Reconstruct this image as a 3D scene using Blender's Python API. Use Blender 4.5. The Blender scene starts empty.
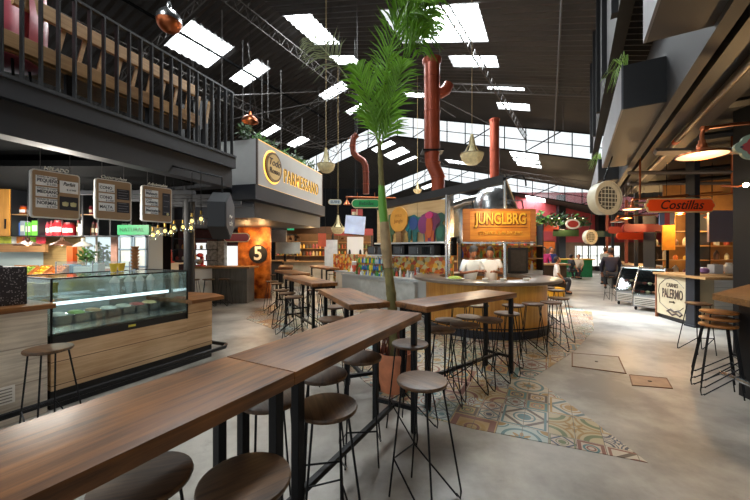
import bpy, bmesh, math, random
from mathutils import Vector, Matrix
random.seed(7)
R = math.radians
sc = bpy.context.scene
COL = sc.collection
# ---------------------------------------------------------------- camera
EYE, FPX = 1.6, 333.0
cam = bpy.data.cameras.new('camera'); cam.lens = FPX/750*36; cam.sensor_width = 36; cam.clip_start = 0.02; cam.clip_end = 300
camo = bpy.data.objects.new('camera', cam); COL.objects.link(camo)
camo.location = (0, 0, EYE); camo.rotation_euler = (R(90), 0, 0); sc.camera = camo
# ---------------------------------------------------------------- world and light
w = bpy.data.worlds.new('world'); sc.world = w; w.use_nodes = True
bg = w.node_tree.nodes['Background']; bg.inputs[0].default_value = (0.93, 0.97, 1.0, 1); bg.inputs[1].default_value = 0.78
sc.view_settings.view_transform = 'Standard'; sc.view_settings.look = 'None'
sc.view_settings.gamma = 1; sc.view_settings.exposure = 0.66; sc.view_settings.use_curve_mapping = False
HA = R(27.5); HC, HS = math.cos(HA), math.sin(HA)
def st(s, t, z=0): return Vector((s*HS+t*HC, s*HC-t*HS, z))        # hall axes: s along the hall, t across it
def at(px, py, Y): return Vector(((px-375)/FPX*Y, Y, EYE+(250-py)/FPX*Y))
def fl(px, py, z=0):
    Y = (EYE-z)*FPX/(py-250); return Vector(((px-375)/FPX*Y, Y, z))
def area(p, rot, sx, sy, power, col=(1, 1, 1)):
    l = bpy.data.lights.new('daylight', 'AREA'); l.shape = 'RECTANGLE'; l.size = sx; l.size_y = sy; l.energy = power; l.color = col
    o = bpy.data.objects.new('daylight', l); COL.objects.link(o); o.location = p; o.rotation_euler = rot; return o
def point(p, power, col=(1, .62, .28), r=.06):
    l = bpy.data.lights.new('lamp_light', 'POINT'); l.energy = power; l.color = col; l.shadow_soft_size = r
    o = bpy.data.objects.new('lamp_light', l); COL.objects.link(o); o.location = p; return o
ZR, KR, TR = 9.65, .27, -8.17            # ridge height, roof slope, ridge position across the hall
def roofz(t, zr=ZR): return zr-KR*abs(t-TR)
SKY_A = [(6.88,8.52,-11.8,-10.3),(9.4,10.2,-11.75,-10.2),(8.72,10.53,-8.1,-6.93),(11.45,12.1,-8.1,-6.88),(8.8,10.52,-4.4,-1.6),
 (11.4,12.2,-3.07,-1.5),(13.56,14.0,-2.15,-.8),(15.3,15.9,-2.0,-.7),(14.65,15.3,-6.15,-5.1),(13.2,13.85,-10.0,-8.62),(15.4,16.02,-9.9,-8.9),
 (13.4,14.05,-14.2,-13.1),(15.55,16.3,-14.2,-13.0),(3.2,4.6,-5.2,-3.6),(-3,-1.4,-5,-3.4)]  # last two are unseen skylights, added to bring in more light
SKY_B = [(18.75,19.35,-10.0,-8.6),(20.3,21.6,-9.9,-8.5),(22.6,23.2,-9.9,-8.5),(18.75,19.65,-1.8,-.45),(19.85,20.75,-1.75,-.4),(20.95,21.85,-1.65,-.35),(23,24.2,-6.5,-5.1)]
SKY_C = [(26.8,27.8,-1.5,-.2),(28.1,29.1,-1.5,-.2),(29.4,30.4,-1.5,-.2),(27.2,28.4,-9.8,-8.5),(29.6,30.8,-9.8,-8.5)]
for lst, zr in ((SKY_A, ZR), (SKY_B, 8.45), (SKY_C, 7.4)):
    for (a, b, c, d) in lst:
        t = (c+d)/2
        sgn = 1 if t > TR else -1
        area(st((a+b)/2, t, roofz(t, zr)+.22), (0, 0 , -HA), d-c, b-a, 95*(b-a)*(d-c), (.93, .97, 1))
sl = area(st(9.8, -3.0, roofz(-3.0)-.1), (0, 0, 0), 1.5, 1.5, 95, (.82, .91, 1)); sl.data.spread = R(32)
sl.rotation_euler = (Vector((5.9, 8.1, 0))-sl.location).to_track_quat('-Z', 'Y').to_euler()      # strong skylight patch on the aisle
# ---------------------------------------------------------------- helpers
def H(h):
    h = h.lstrip('#'); v = [int(h[i:i+2], 16)/255 for i in (0, 2, 4)]
    return tuple([(x/12.92 if x <= .04045 else ((x+.055)/1.055)**2.4) for x in v]+[1])
_m = {}
def mat(name, col, rough=.5, metal=0, emit=0, noise=0, nscale=8, bump=0, alpha=1, coat=0, emitcol=None):
    if name in _m: return _m[name]
    m = bpy.data.materials.new(name); m.use_nodes = True; nt = m.node_tree; b = nt.nodes['Principled BSDF']
    c = H(col); b.inputs['Base Color'].default_value = c; b.inputs['Roughness'].default_value = rough; b.inputs['Metallic'].default_value = metal
    if coat: b.inputs['Coat Weight'].default_value = coat
    if emit: b.inputs['Emission Color'].default_value = H(emitcol) if emitcol else c; b.inputs['Emission Strength'].default_value = emit
    if alpha < 1: b.inputs['Alpha'].default_value = alpha
    if noise or bump:
        tc = nt.nodes.new('ShaderNodeTexCoord'); n = nt.nodes.new('ShaderNodeTexNoise'); n.inputs['Scale'].default_value = nscale; n.inputs['Detail'].default_value = 5
        nt.links.new(tc.outputs['Object'], n.inputs['Vector'])
        if noise:
            cr = nt.nodes.new('ShaderNodeValToRGB'); e = cr.color_ramp.elements
            e[0].position = .3; e[1].position = .7
            e[0].color = tuple([x*(1-noise) for x in c[:3]]+[1]); e[1].color = tuple([min(1, x*(1+noise)) for x in c[:3]]+[1])
            nt.links.new(n.outputs['Fac'], cr.inputs['Fac']); nt.links.new(cr.outputs['Color'], b.inputs['Base Color'])
        if bump:
            bp = nt.nodes.new('ShaderNodeBump'); bp.inputs['Strength'].default_value = bump; bp.inputs['Distance'].default_value = .02
            nt.links.new(n.outputs['Fac'], bp.inputs['Height']); nt.links.new(bp.outputs['Normal'], b.inputs['Normal'])
    _m[name] = m; return m
def wood(name, c1, c2, rough=.4, axis=0, sc_=1.0, plank=0, coat=0, seam='#2a1c12', mid=None):
    """grain runs along the local axis given; plank = board width across it"""
    m = bpy.data.materials.new(name); m.use_nodes = True; nt = m.node_tree; N = nt.nodes; L = nt.links; b = N['Principled BSDF']
    b.inputs['Roughness'].default_value = rough
    if coat: b.inputs['Coat Weight'].default_value = coat; b.inputs['Coat Roughness'].default_value = .25
    tc = N.new('ShaderNodeTexCoord'); mp = N.new('ShaderNodeMapping'); s = [26*sc_]*3; s[axis] = 1.6*sc_; mp.inputs['Scale'].default_value = s
    L.new(tc.outputs['Object'], mp.inputs['Vector'])
    n = N.new('ShaderNodeTexNoise'); n.inputs['Scale'].default_value = 1; n.inputs['Detail'].default_value = 7; n.inputs['Roughness'].default_value = .65; n.inputs['Distortion'].default_value = .6
    L.new(mp.outputs['Vector'], n.inputs['Vector'])
    n2 = N.new('ShaderNodeTexNoise'); n2.inputs['Scale'].default_value = 2.2*sc_; L.new(tc.outputs['Object'], n2.inputs['Vector'])
    ad = N.new('ShaderNodeMath'); ad.operation = 'MULTIPLY_ADD'; ad.inputs[1].default_value = .55
    mu = N.new('ShaderNodeMath'); mu.operation = 'MULTIPLY'; mu.inputs[1].default_value = .45
    L.new(n2.outputs['Fac'], mu.inputs[0]); L.new(n.outputs['Fac'], ad.inputs[0]); L.new(mu.outputs[0], ad.inputs[2])
    cr = N.new('ShaderNodeValToRGB'); e = cr.color_ramp.elements; e[0].position = .38; e[0].color = H(c1); e[1].position = .62; e[1].color = H(c2)
    L.new(ad.outputs[0], cr.inputs['Fac']); out = cr.outputs['Color']
    if plank:
        sp = N.new('ShaderNodeSeparateXYZ'); L.new(tc.outputs['Object'], sp.inputs[0])
        a2 = {0: 'Z', 1: 'Z', 2: 'X'}[axis] if plank > 0 else 'Y'
        dv = N.new('ShaderNodeMath'); dv.operation = 'DIVIDE'; dv.inputs[1].default_value = abs(plank); L.new(sp.outputs[a2], dv.inputs[0])
        fr = N.new('ShaderNodeMath'); fr.operation = 'FRACT'; L.new(dv.outputs[0], fr.inputs[0])
        lt = N.new('ShaderNodeMath'); lt.operation = 'LESS_THAN'; lt.inputs[1].default_value = .035; L.new(fr.outputs[0], lt.inputs[0])
        mx = N.new('ShaderNodeMix'); mx.data_type = 'RGBA'; L.new(lt.outputs[0], mx.inputs['Factor']); L.new(out, mx.inputs[6]); mx.inputs[7].default_value = H(seam); out = mx.outputs[2]
    L.new(out, b.inputs['Base Color'])
    bp = N.new('ShaderNodeBump'); bp.inputs['Strength'].default_value = .12; bp.inputs['Distance'].default_value = .01; L.new(n.outputs['Fac'], bp.inputs['Height']); L.new(bp.outputs['Normal'], b.inputs['Normal'])
    _m[name] = m; return m
def glass(name, tint='#eef6f5', a=.12):
    m = bpy.data.materials.new(name); m.use_nodes = True; nt = m.node_tree; nt.nodes.clear()
    o = nt.nodes.new('ShaderNodeOutputMaterial'); t = nt.nodes.new('ShaderNodeBsdfTransparent'); t.inputs[0].default_value = H(tint)
    g = nt.nodes.new('ShaderNodeBsdfGlossy'); g.inputs['Roughness'].default_value = .04; g.inputs[0].default_value = (1, 1, 1, 1)
    x = nt.nodes.new('ShaderNodeMixShader'); fr = nt.nodes.new('ShaderNodeLayerWeight'); fr.inputs[0].default_value = .25
    ad = nt.nodes.new('ShaderNodeMath'); ad.operation = 'MULTIPLY_ADD'; ad.inputs[1].default_value = .6; ad.inputs[2].default_value = a*.4
    nt.links.new(fr.outputs['Fresnel'], ad.inputs[0]); nt.links.new(ad.outputs[0], x.inputs[0])
    nt.links.new(t.outputs[0], x.inputs[1]); nt.links.new(g.outputs[0], x.inputs[2]); nt.links.new(x.outputs[0], o.inputs[0])
    _m[name] = m; return m
def sheet(name, a=.55, col='#f2f5f4', dirt='#b9bdb4'):
    m = bpy.data.materials.new(name); m.use_nodes = True; nt = m.node_tree; nt.nodes.clear()
    o = nt.nodes.new('ShaderNodeOutputMaterial'); t = nt.nodes.new('ShaderNodeBsdfTransparent'); tr = nt.nodes.new('ShaderNodeBsdfTranslucent'); tr.inputs[0].default_value = H(col)
    n = nt.nodes.new('ShaderNodeTexNoise'); n.inputs['Scale'].default_value = 3; tc = nt.nodes.new('ShaderNodeTexCoord'); nt.links.new(tc.outputs['Object'], n.inputs[0])
    cr = nt.nodes.new('ShaderNodeValToRGB'); cr.color_ramp.elements[0].color = H(dirt); cr.color_ramp.elements[1].color = H('#ffffff'); cr.color_ramp.elements[0].position = .25; cr.color_ramp.elements[1].position = .6
    nt.links.new(n.outputs['Fac'], cr.inputs[0]); nt.links.new(cr.outputs[0], t.inputs[0])
    x = nt.nodes.new('ShaderNodeMixShader'); x.inputs[0].default_value = a
    nt.links.new(t.outputs[0], x.inputs[1]); nt.links.new(tr.outputs[0], x.inputs[2]); nt.links.new(x.outputs[0], o.inputs[0]); _m[name] = m; return m
class MB:
    def __init__(s): s.b = bmesh.new()
    def box(s, x0, x1, y0, y1, z0, z1, M=None, bev=0):
        vs = [s.b.verts.new((x, y, z)) for x in (x0, x1) for y in (y0, y1) for z in (z0, z1)]
        F = [s.b.faces.new([vs[i] for i in q]) for q in ((0,1,3,2),(4,6,7,5),(0,4,5,1),(2,3,7,6),(0,2,6,4),(1,5,7,3))]
        if bev:
            es = list({e for f in F for e in f.edges}); r = bmesh.ops.bevel(s.b, geom=es, offset=bev, segments=2, affect='EDGES', profile=.6)
            vs = list({v for v in r['verts']} | {v for v in vs if v.is_valid})
        if M is not None:
            for v in vs: v.co = M @ v.co
        return s
    def prism(s, pts, d):     # pts: list of 3-D points (planar), d: extrusion vector
        d = Vector(d); a = [s.b.verts.new(p) for p in pts]; c = [s.b.verts.new(Vector(p)+d) for p in pts]; n = len(a)
        s.b.faces.new(a[::-1]); s.b.faces.new(c)
        for i in range(n): s.b.faces.new((a[i], a[(i+1) % n], c[(i+1) % n], c[i]))
        return s
    def quad(s, *pts): s.b.faces.new([s.b.verts.new(p) for p in pts]); return s
    def ring(s, c, d, r, n, up=None):
        d = Vector(d).normalized(); u = d.cross(Vector(up or ((0, 0, 1) if abs(d.z) < .9 else (1, 0, 0)))).normalized(); v = u.cross(d)
        return [s.b.verts.new(Vector(c)+r*(math.cos(2*math.pi*i/n)*u+math.sin(2*math.pi*i/n)*v)) for i in range(n)]
    def tube(s, pts, r, n=8, cap=True):
        pts = [Vector(p) for p in pts]; rr = r if isinstance(r, (list, tuple)) else [r]*len(pts); prev = None; first = None
        up = None
        for i, p in enumerate(pts):
            d = (pts[min(i+1, len(pts)-1)]-pts[i]).normalized()+(pts[i]-pts[max(i-1, 0)]).normalized()
            if d.length < 1e-6: d = Vector((0, 0, 1))
            d.normalize()
            if up is None: up = Vector((0, 0, 1)) if abs(d.z) < .9 else Vector((1, 0, 0))
            u = (up-d*up.dot(d)); u = u.normalized() if u.length > 1e-4 else d.orthogonal().normalized(); up = u; v = d.cross(u)
            cur = [s.b.verts.new(p+rr[i]*(math.cos(2*math.pi*k/n)*u+math.sin(2*math.pi*k/n)*v)) for k in range(n)]
            if prev:
                for k in range(n): s.b.faces.new((prev[k], prev[(k+1) % n], cur[(k+1) % n], cur[k]))
            else: first = cur
            prev = cur
        if cap: s.b.faces.new(first[::-1]); s.b.faces.new(prev)
        return s
    def lathe(s, prof, c=(0, 0, 0), n=24, cap=True, a0=0, a1=360, sy=1):
        c = Vector(c); full = abs(a1-a0) >= 359.9; m = n if full else n+1; rows = []
        for (r, z) in prof:
            rows.append([s.b.verts.new(c+Vector((r*math.cos(R(a0+(a1-a0)*i/n)), sy*r*math.sin(R(a0+(a1-a0)*i/n)), z))) for i in range(m)])
        for j in range(len(rows)-1):
            for i in range(n): s.b.faces.new((rows[j][i], rows[j][(i+1) % m], rows[j+1][(i+1) % m], rows[j+1][i]))
        if cap and full:
            if prof[0][0] > 1e-3: s.b.faces.new(rows[0][::-1])
            if prof[-1][0] > 1e-3: s.b.faces.new(rows[-1])
        return s
    def ball(s, c, r, n=10, sx=1, sy=1, sz=1, M=None):
        g = bmesh.ops.create_uvsphere(s.b, u_segments=n, v_segments=max(5, n*2//3), radius=r)
        for v in g['verts']:
            v.co = Vector((v.co.x*sx, v.co.y*sy, v.co.z*sz)); v.co = (M @ v.co if M is not None else v.co)+Vector(c)
        return s
    def build(s, name, m, parent=None, smooth=False, mats=None):
        bmesh.ops.recalc_face_normals(s.b, faces=s.b.faces) if len(s.b.faces) else None
        me = bpy.data.meshes.new(name); s.b.to_mesh(me); s.b.free()
        me.materials.append(m)
        for x in (mats or []): me.materials.append(x)
        if smooth:
            for p in me.polygons: p.use_smooth = True
            try: me.set_sharp_from_angle(angle=R(smooth if smooth is not True else 40))
            except Exception: pass
        o = bpy.data.objects.new(name, me); COL.objects.link(o)
        if parent is not None: o.parent = parent
        return o
def tag(o, label=None, cat=None, group=None, kind=None):
    if label: o['label'] = label
    if cat: o['category'] = cat
    if group: o['group'] = group
    if kind: o['kind'] = kind
    return o
def T(name, label, cat, loc=(0, 0, 0), rz=0, group=None):
    o = bpy.data.objects.new(name, None); COL.objects.link(o); o.empty_display_size = .1; o.location = loc; o.rotation_euler = (0, 0, rz)
    return tag(o, label, cat, group)
KID = {}
def kids(o): return [c for c in COL.objects if c.parent == o]
def dup(root, loc, rz=0, label=None, group=None, scale=None):
    ks = KID.setdefault(root.name, [(k, kids(k)) for k in kids(root)])
    r = root.copy(); COL.objects.link(r); r.location = loc; r.rotation_euler = (0, 0, rz)
    if scale: r.scale = (scale,)*3 if not isinstance(scale, tuple) else scale
    if label: r['label'] = label
    if group: r['group'] = group
    elif 'group' in r.keys() and label and label != root.get('label'): del r['group']
    for ch, gs in ks:
        c = ch.copy(); COL.objects.link(c); c.parent = r
        for g in gs: d = g.copy(); COL.objects.link(d); d.parent = c
    return r
def S(name, mb, m, **k): o = mb.build(name, m, **k); o['kind'] = 'structure'; return o
def text(s, size, m, parent, loc=(0, 0, 0), name='lettering', ext=.004, shear=0, rot=(90, 0, 0), sx=1, align='CENTER', bold=0, spc=1.0):
    c = bpy.data.curves.new(name, 'FONT'); c.body = s; c.size = size; c.extrude = ext; c.shear = shear; c.align_x = align; c.align_y = 'CENTER'; c.resolution_u = 3; c.space_character = spc; c.offset = bold
    o = bpy.data.objects.new(name, c); COL.objects.link(o); dg = bpy.context.evaluated_depsgraph_get(); me = bpy.data.meshes.new_from_object(o.evaluated_get(dg)); bpy.data.objects.remove(o)
    me.materials.clear(); me.materials.append(m); o = bpy.data.objects.new(name, me); COL.objects.link(o); o.parent = parent; o.location = loc; o.rotation_euler = [R(a) for a in rot]; o.scale = (sx, 1, 1); return o
def rrect(w, h, r, n=5):   # rounded rectangle outline centred, in XZ
    P = []
    for cx, cz, a in ((w/2-r, h/2-r, 0), (-w/2+r, h/2-r, 90), (-w/2+r, -h/2+r, 180), (w/2-r, -h/2+r, 270)):
        for i in range(n+1): P.append((cx+r*math.cos(R(a+90*i/n)), 0, cz+r*math.sin(R(a+90*i/n))))
    return P
def heading(p, q): return math.atan2(q[1]-p[1], q[0]-p[0])
# materials shared
M_top = wood('dark oak', '#2c180a', '#96602f', .42, 0, coat=.05)
M_seat = wood('seat oak', '#33200f', '#7a5736', .45, 0, coat=0)
M_seatw = wood('warm oak', '#7a4a1e', '#b4763a', .35, 0)
M_blk = mat('black steel', '#17181b', .4, .6)
M_blkp = mat('black paint', '#111317', .5)
M_char = mat('charcoal fascia', '#1b1e25', .55, noise=.12, nscale=3)
M_white = mat('white paint', '#e6e4de', .5)
M_cream = mat('cream', '#e9dcb4', .45)
M_chrome = mat('brushed steel', '#b9bcbe', .25, .95)
M_copper = mat('copper', '#b5663f', .28, .9)
M_glass = glass('clear glass')
M_lightwood = wood('ash boards', '#b48e66', '#e2c29a', .5, 0, .7, plank=.235, seam='#6b4c33')
M_plywood = wood('plywood', '#b99665', '#d9bd8c', .5, 0, .5)
M_palewood = wood('pale boards', '#a89c8c', '#e6dccb', .6, 0, 1.1, plank=.34, seam='#a3978a')
# ================================================================ floor
def tile_material():
    m = bpy.data.materials.new('patterned tiles'); m.use_nodes = True; nt = m.node_tree; N = nt.nodes; L = nt.links; b = N['Principled BSDF']; b.inputs['Roughness'].default_value = .4
    def val(x):
        return x
    def mth(op, a, b_=None, c=None):
        n = N.new('ShaderNodeMath'); n.operation = op
        for i, x in enumerate((a, b_, c)):
            if x is None: continue
            if isinstance(x, (int, float)): n.inputs[i].default_value = x
            else: L.new(x, n.inputs[i])
        return n.outputs[0]
    def mix(f, a, b_):
        n = N.new('ShaderNodeMix'); n.data_type = 'RGBA'
        if isinstance(f, (int, float)): n.inputs[0].default_value = f
        else: L.new(f, n.inputs[0])
        for i, x in ((6, a), (7, b_)):
            if isinstance(x, tuple): n.inputs[i].default_value = x
            else: L.new(x, n.inputs[i])
        return n.outputs[2]
    tc = N.new('ShaderNodeTexCoord'); sp = N.new('ShaderNodeSeparateXYZ'); L.new(tc.outputs['Object'], sp.inputs[0])
    g = .205
    X = mth('DIVIDE', sp.outputs[0], g); Y = mth('DIVIDE', sp.outputs[1], g)
    # group pattern by 2x2 tiles for half of the field
    X2 = mth('DIVIDE', X, 2); Y2 = mth('DIVIDE', Y, 2)
    def cell(fx, fy, seed):
        cx = mth('FLOOR', fx); cy = mth('FLOOR', fy)
        cv = N.new('ShaderNodeCombineXYZ'); L.new(cx, cv.inputs[0]); L.new(cy, cv.inputs[1]); cv.inputs[2].default_value = seed
        wn = N.new('ShaderNodeTexWhiteNoise'); wn.noise_dimensions = '3D'; L.new(cv.outputs[0], wn.inputs['Vector'])
        u = mth('ABSOLUTE', mth('MULTIPLY_ADD', mth('FRACT', fx), 2, -1)); v = mth('ABSOLUTE', mth('MULTIPLY_ADD', mth('FRACT', fy), 2, -1))
        return wn, u, v
    w2, u2, v2 = cell(X2, Y2, 3.0); w1, u1, v1 = cell(X, Y, 9.0)
    sw = mth('GREATER_THAN', w2.outputs['Value'], .45)
    def sel(a, b_): return mth('ADD', mth('MULTIPLY', a, mth('SUBTRACT', 1, sw)), mth('MULTIPLY', b_, sw))
    u = sel(u1, u2); v = sel(v1, v2); rnd = sel(w1.outputs['Value'], w2.outputs['Value'])
    rr = mth('SQRT', mth('ADD', mth('MULTIPLY', u, u), mth('MULTIPLY', v, v)))
    an = mth('ARCTAN2', v, u); cos = mth('COSINE', mth('MULTIPLY', an, 8)); 
    cn = mth('SQRT', mth('ADD', mth('MULTIPLY', mth('SUBTRACT', 1, u), mth('SUBTRACT', 1, u)), mth('MULTIPLY', mth('SUBTRACT', 1, v), mth('SUBTRACT', 1, v))))
    dia = mth('ADD', u, v); mx = mth('MAXIMUM', u, v)
    def band(x, c, w_): return mth('LESS_THAN', mth('ABSOLUTE', mth('SUBTRACT', x, c)), w_)
    fl1 = mth('LESS_THAN', rr, mth('MULTIPLY_ADD', cos, .13, .36)); fl2 = mth('LESS_THAN', rr, mth('MULTIPLY_ADD', cos, -.08, .2))
    r3 = mth('FRACT', mth('MULTIPLY', rnd, 7.3)); r4 = mth('FRACT', mth('MULTIPLY', rnd, 23.7)); r5 = mth('FRACT', mth('MULTIPLY', rnd, 51.1))
    def pal(r, cols):
        cr = N.new('ShaderNodeValToRGB'); cr.color_ramp.interpolation = 'CONSTANT'; e = cr.color_ramp.elements
        while len(e) < len(cols): e.new(.5)
        for i, c in enumerate(cols): e[i].position = i/len(cols); e[i].color = H(c)
        L.new(r, cr.inputs[0]); return cr.outputs[0]
    base = pal(r3, ['#b5aa94', '#b8b0a0', '#b0a07c', '#a3b0ab', '#b9a898', '#a98a55'])
    cA = pal(r4, ['#3a7074', '#703428', '#94702e', '#2c3f5a', '#652826', '#44666e', '#43332a'])
    cB = pal(r5, ['#763c2c', '#a07a36', '#386a72', '#2a334c', '#8c5642', '#58693f'])
    # pattern one: flower in a ring with corner arcs; pattern two: diamond and frame; pattern three: quarter circles
    p1 = mix(band(rr, .72, .07), mix(fl2, mix(fl1, base, cA), cB), cB); p1 = mix(mth('LESS_THAN', cn, .32), p1, cA); p1 = mix(band(cn, .42, .035), p1, cB)
    p2 = mix(band(dia, .95, .12), base, cA); p2 = mix(mth('LESS_THAN', rr, .3), p2, cB); p2 = mix(band(rr, .45, .04), p2, cB); p2 = mix(band(mx, .88, .05), p2, cB)
    p3 = mix(band(cn, .62, .1), base, cB); p3 = mix(band(cn, .9, .05), p3, cA); p3 = mix(fl1, p3, cA); p3 = mix(mth('LESS_THAN', rr, .14), p3, base)
    p4 = mix(band(mx, .8, .13), base, cA); p4 = mix(band(rr, .5, .09), p4, cB); p4 = mix(band(rr, .28, .06), p4, cA)
    q = mix(mth('GREATER_THAN', rnd, .62), p3, p1); q = mix(mth('GREATER_THAN', r4, .5), q, p2); q = mix(mth('GREATER_THAN', r3, .74), q, p4)
    gr = mth('GREATER_THAN', mth('MAXIMUM', u1, v1), .975); q = mix(gr, q, H('#544c42'))
    n = N.new('ShaderNodeTexNoise'); n.inputs['Scale'].default_value = 3.5; n.inputs['Detail'].default_value = 6; L.new(tc.outputs['Object'], n.inputs[0])
    wear = mth('MULTIPLY', n.outputs['Fac'], .22); q = mix(wear, q, H('#988d7c'))
    L.new(q, b.inputs['Base Color']); return m
def concrete():
    m = bpy.data.materials.new('polished concrete'); m.use_nodes = True; nt = m.node_tree; N = nt.nodes; L = nt.links; b = N['Principled BSDF']
    tc = N.new('ShaderNodeTexCoord'); n = N.new('ShaderNodeTexNoise'); n.inputs['Scale'].default_value = .9; n.inputs['Detail'].default_value = 9; n.inputs['Roughness'].default_value = .62; L.new(tc.outputs['Object'], n.inputs[0])
    cr = N.new('ShaderNodeValToRGB'); e = cr.color_ramp.elements; e[0].position = .38; e[0].color = H('#76716a'); e[1].position = .60; e[1].color = H('#aca79e')
    L.new(n.outputs[0], cr.inputs[0]); n2 = N.new('ShaderNodeTexNoise'); n2.inputs['Scale'].default_value = 3.1; n2.inputs['Detail'].default_value = 8; n2.inputs['Roughness'].default_value = .7; L.new(tc.outputs['Object'], n2.inputs[0])
    c2 = N.new('ShaderNodeValToRGB'); c2.color_ramp.elements[0].position = .6; c2.color_ramp.elements[1].position = .78; L.new(n2.outputs[0], c2.inputs[0])
    mx = N.new('ShaderNodeMix'); mx.data_type = 'RGBA'; mu = N.new('ShaderNodeMath'); mu.operation = 'MULTIPLY'; mu.inputs[1].default_value = .55; L.new(c2.outputs[0], mu.inputs[0])
    L.new(mu.outputs[0], mx.inputs[0]); L.new(cr.outputs[0], mx.inputs[6]); mx.inputs[7].default_value = H('#6f675d'); L.new(mx.outputs[2], b.inputs['Base Color'])
    b.inputs['Roughness'].default_value = .3
    r = N.new('ShaderNodeMapRange'); r.inputs[3].default_value = .3; r.inputs[4].default_value = .48; L.new(n2.outputs[0], r.inputs[0]); L.new(r.outputs[0], b.inputs['Roughness'])
    return m
fb = MB(); fb.box(-26, 34, -6, 44, -.1, 0); S('floor', fb, concrete())
px_poly = [(648,463),(474,429),(426,417),(392,404),(360,378),(322,352),(286,334),(246,319),(262,306),(330,300),(420,300),(560,303),(592,312),(594,330),(576,350),(533,378),(590,419)]
inv = Matrix.Rotation(HA, 4, 'Z')
tb = MB(); pts = [inv @ (fl(x, y, 0)) for x, y in px_poly]
tb.prism([(p.x, p.y, .0) for p in pts], (0, 0, .004)); to = S('floor_tiles', tb, tile_material()); to.rotation_euler = (0, 0, -HA); to.name = 'floor'
def hatch(pp, m, name, label):
    t = T(name, label, 'floor hatch', fl(sum(p[0] for p in pp)/4, sum(p[1] for p in pp)/4, 0)); o = t.location
    P = [fl(x, y, 0)-o for x, y in pp]; c = sum(P, Vector())/4
    MB().prism([p.lerp(c, .05) for p in P], (0, 0, .006)).build('cover_plate', m, t)
    f = MB()
    for i in range(4):
        a, b_ = P[i], P[(i+1) % 4]; f.prism([a, b_, b_.lerp(c, .05), a.lerp(c, .05)], (0, 0, .009))
    f.build('rim', mat('rusty rim', '#6b4a33', .6), t)
    MB().lathe([(.02, .006), (.02, .011), (0, .011)], c, 12).build('lifting_ring', mat('dark rust', '#4a3a30', .6), t)
hatch([(571.6,353),(619,357),(626.6,374),(571.6,366.6)], mat('hatch concrete', '#9b9286', .45, noise=.1), 'floor_hatch', 'grey floor hatch flush in the concrete, the larger of the two')
hatch([(629,375),(667,378.5),(673,389),(632,385.7)], mat('hatch rust', '#93745c', .5, noise=.2), 'floor_hatch', 'rusty brown floor hatch beside the larger grey one')
# ================================================================ roof
M_corr = mat('dark corrugated sheet', '#262322', .6, 0, noise=.3, nscale=1.2)
M_dark = mat('dark ceiling', '#0e0f10', 1); M_dark.node_tree.nodes['Principled BSDF'].inputs['Specular IOR Level'].default_value = .05
M_sheet = sheet('translucent roof sheet', .25)
M_truss = mat('grey truss steel', '#4b4846', .6, .3)
def roof(name, s0, s1, t0, t1, zr, sky):
    b = MB(); k = MB(); n = int((s1-s0)/.13); pitch = (s1-s0)/n
    side = 1 if (t0+t1)/2 > TR else -1
    for i in range(n):
        a, c = s0+i*pitch, s0+(i+1)*pitch; mid = (a+c)/2; h0, h1 = (.05 if i % 2 else 0), (0 if i % 2 else .05)
        cuts = sorted([(x[2], x[3]) for x in sky if x[0] <= mid <= x[1] and x[2] < t1 and x[3] > t0])
        def q(mb, ta, tb_, dz=0): mb.quad(st(a, ta, roofz(ta, zr)+h0+dz), st(c, ta, roofz(ta, zr)+h1+dz), st(c, tb_, roofz(tb_, zr)+h1+dz), st(a, tb_, roofz(tb_, zr)+h0+dz))
        cur = t0
        for (x, y) in cuts:
            x = max(x, t0); y = min(y, t1)
            if x > cur: q(b, cur, x)
            q(k, x, y, .02); cur = y
        if cur < t1: q(b, cur, t1)
    S(name, b, M_corr)
    if len(k.b.faces): S('window_1', k, M_sheet)
for (s0, s1, zr, sky) in ((-8, 18.3, ZR, SKY_A), (18.3, 26.2, 8.45, SKY_B), (26.2, 34, 7.4, SKY_C)):
    roof('ceiling', s0, s1, TR, 13, zr, sky); roof('ceiling', s0, s1, -22, TR, zr, sky)
# glazed steps between the roof levels
M_gl = sheet('clerestory glass', .12, dirt='#eef4f4')
def clerestory(s, zt, h, n0):
    fr = MB(); pn = MB()
    for i in range(36):
        ta, tb_ = -22+i, -21+i
        if ta < TR < tb_:
            segs = [(ta, TR), (TR, tb_)]
        else: segs = [(ta, tb_)]
        for (x, y) in segs:
            pn.quad(st(s, x, roofz(x, zt)), st(s, y, roofz(y, zt)), st(s, y, roofz(y, zt)-h), st(s, x, roofz(x, zt)-h))
            for zz in (0, h*.5, h): fr.tube([st(s-.02, x, roofz(x, zt)-zz), st(s-.02, y, roofz(y, zt)-zz)], .02 if zz == h*.5 else .035, 4)
        fr.tube([st(s-.02, ta, roofz(ta, zt)), st(s-.02, ta, roofz(ta, zt)-h)], .028, 4)
        if i % 3 == 0: fr.tube([st(s-.12, ta, roofz(ta, zt)-h), st(s-.12, ta+1.6, roofz(ta+1.6, zt))], .03, 4)
    S('window_%d' % n0, pn, M_gl); S('trim_%d' % n0, fr, M_dark)
clerestory(18.3, ZR, 1.2, 2); clerestory(26.2, 8.45, 1.05, 3); clerestory(34, 7.4, 1.0, 4)
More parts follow.
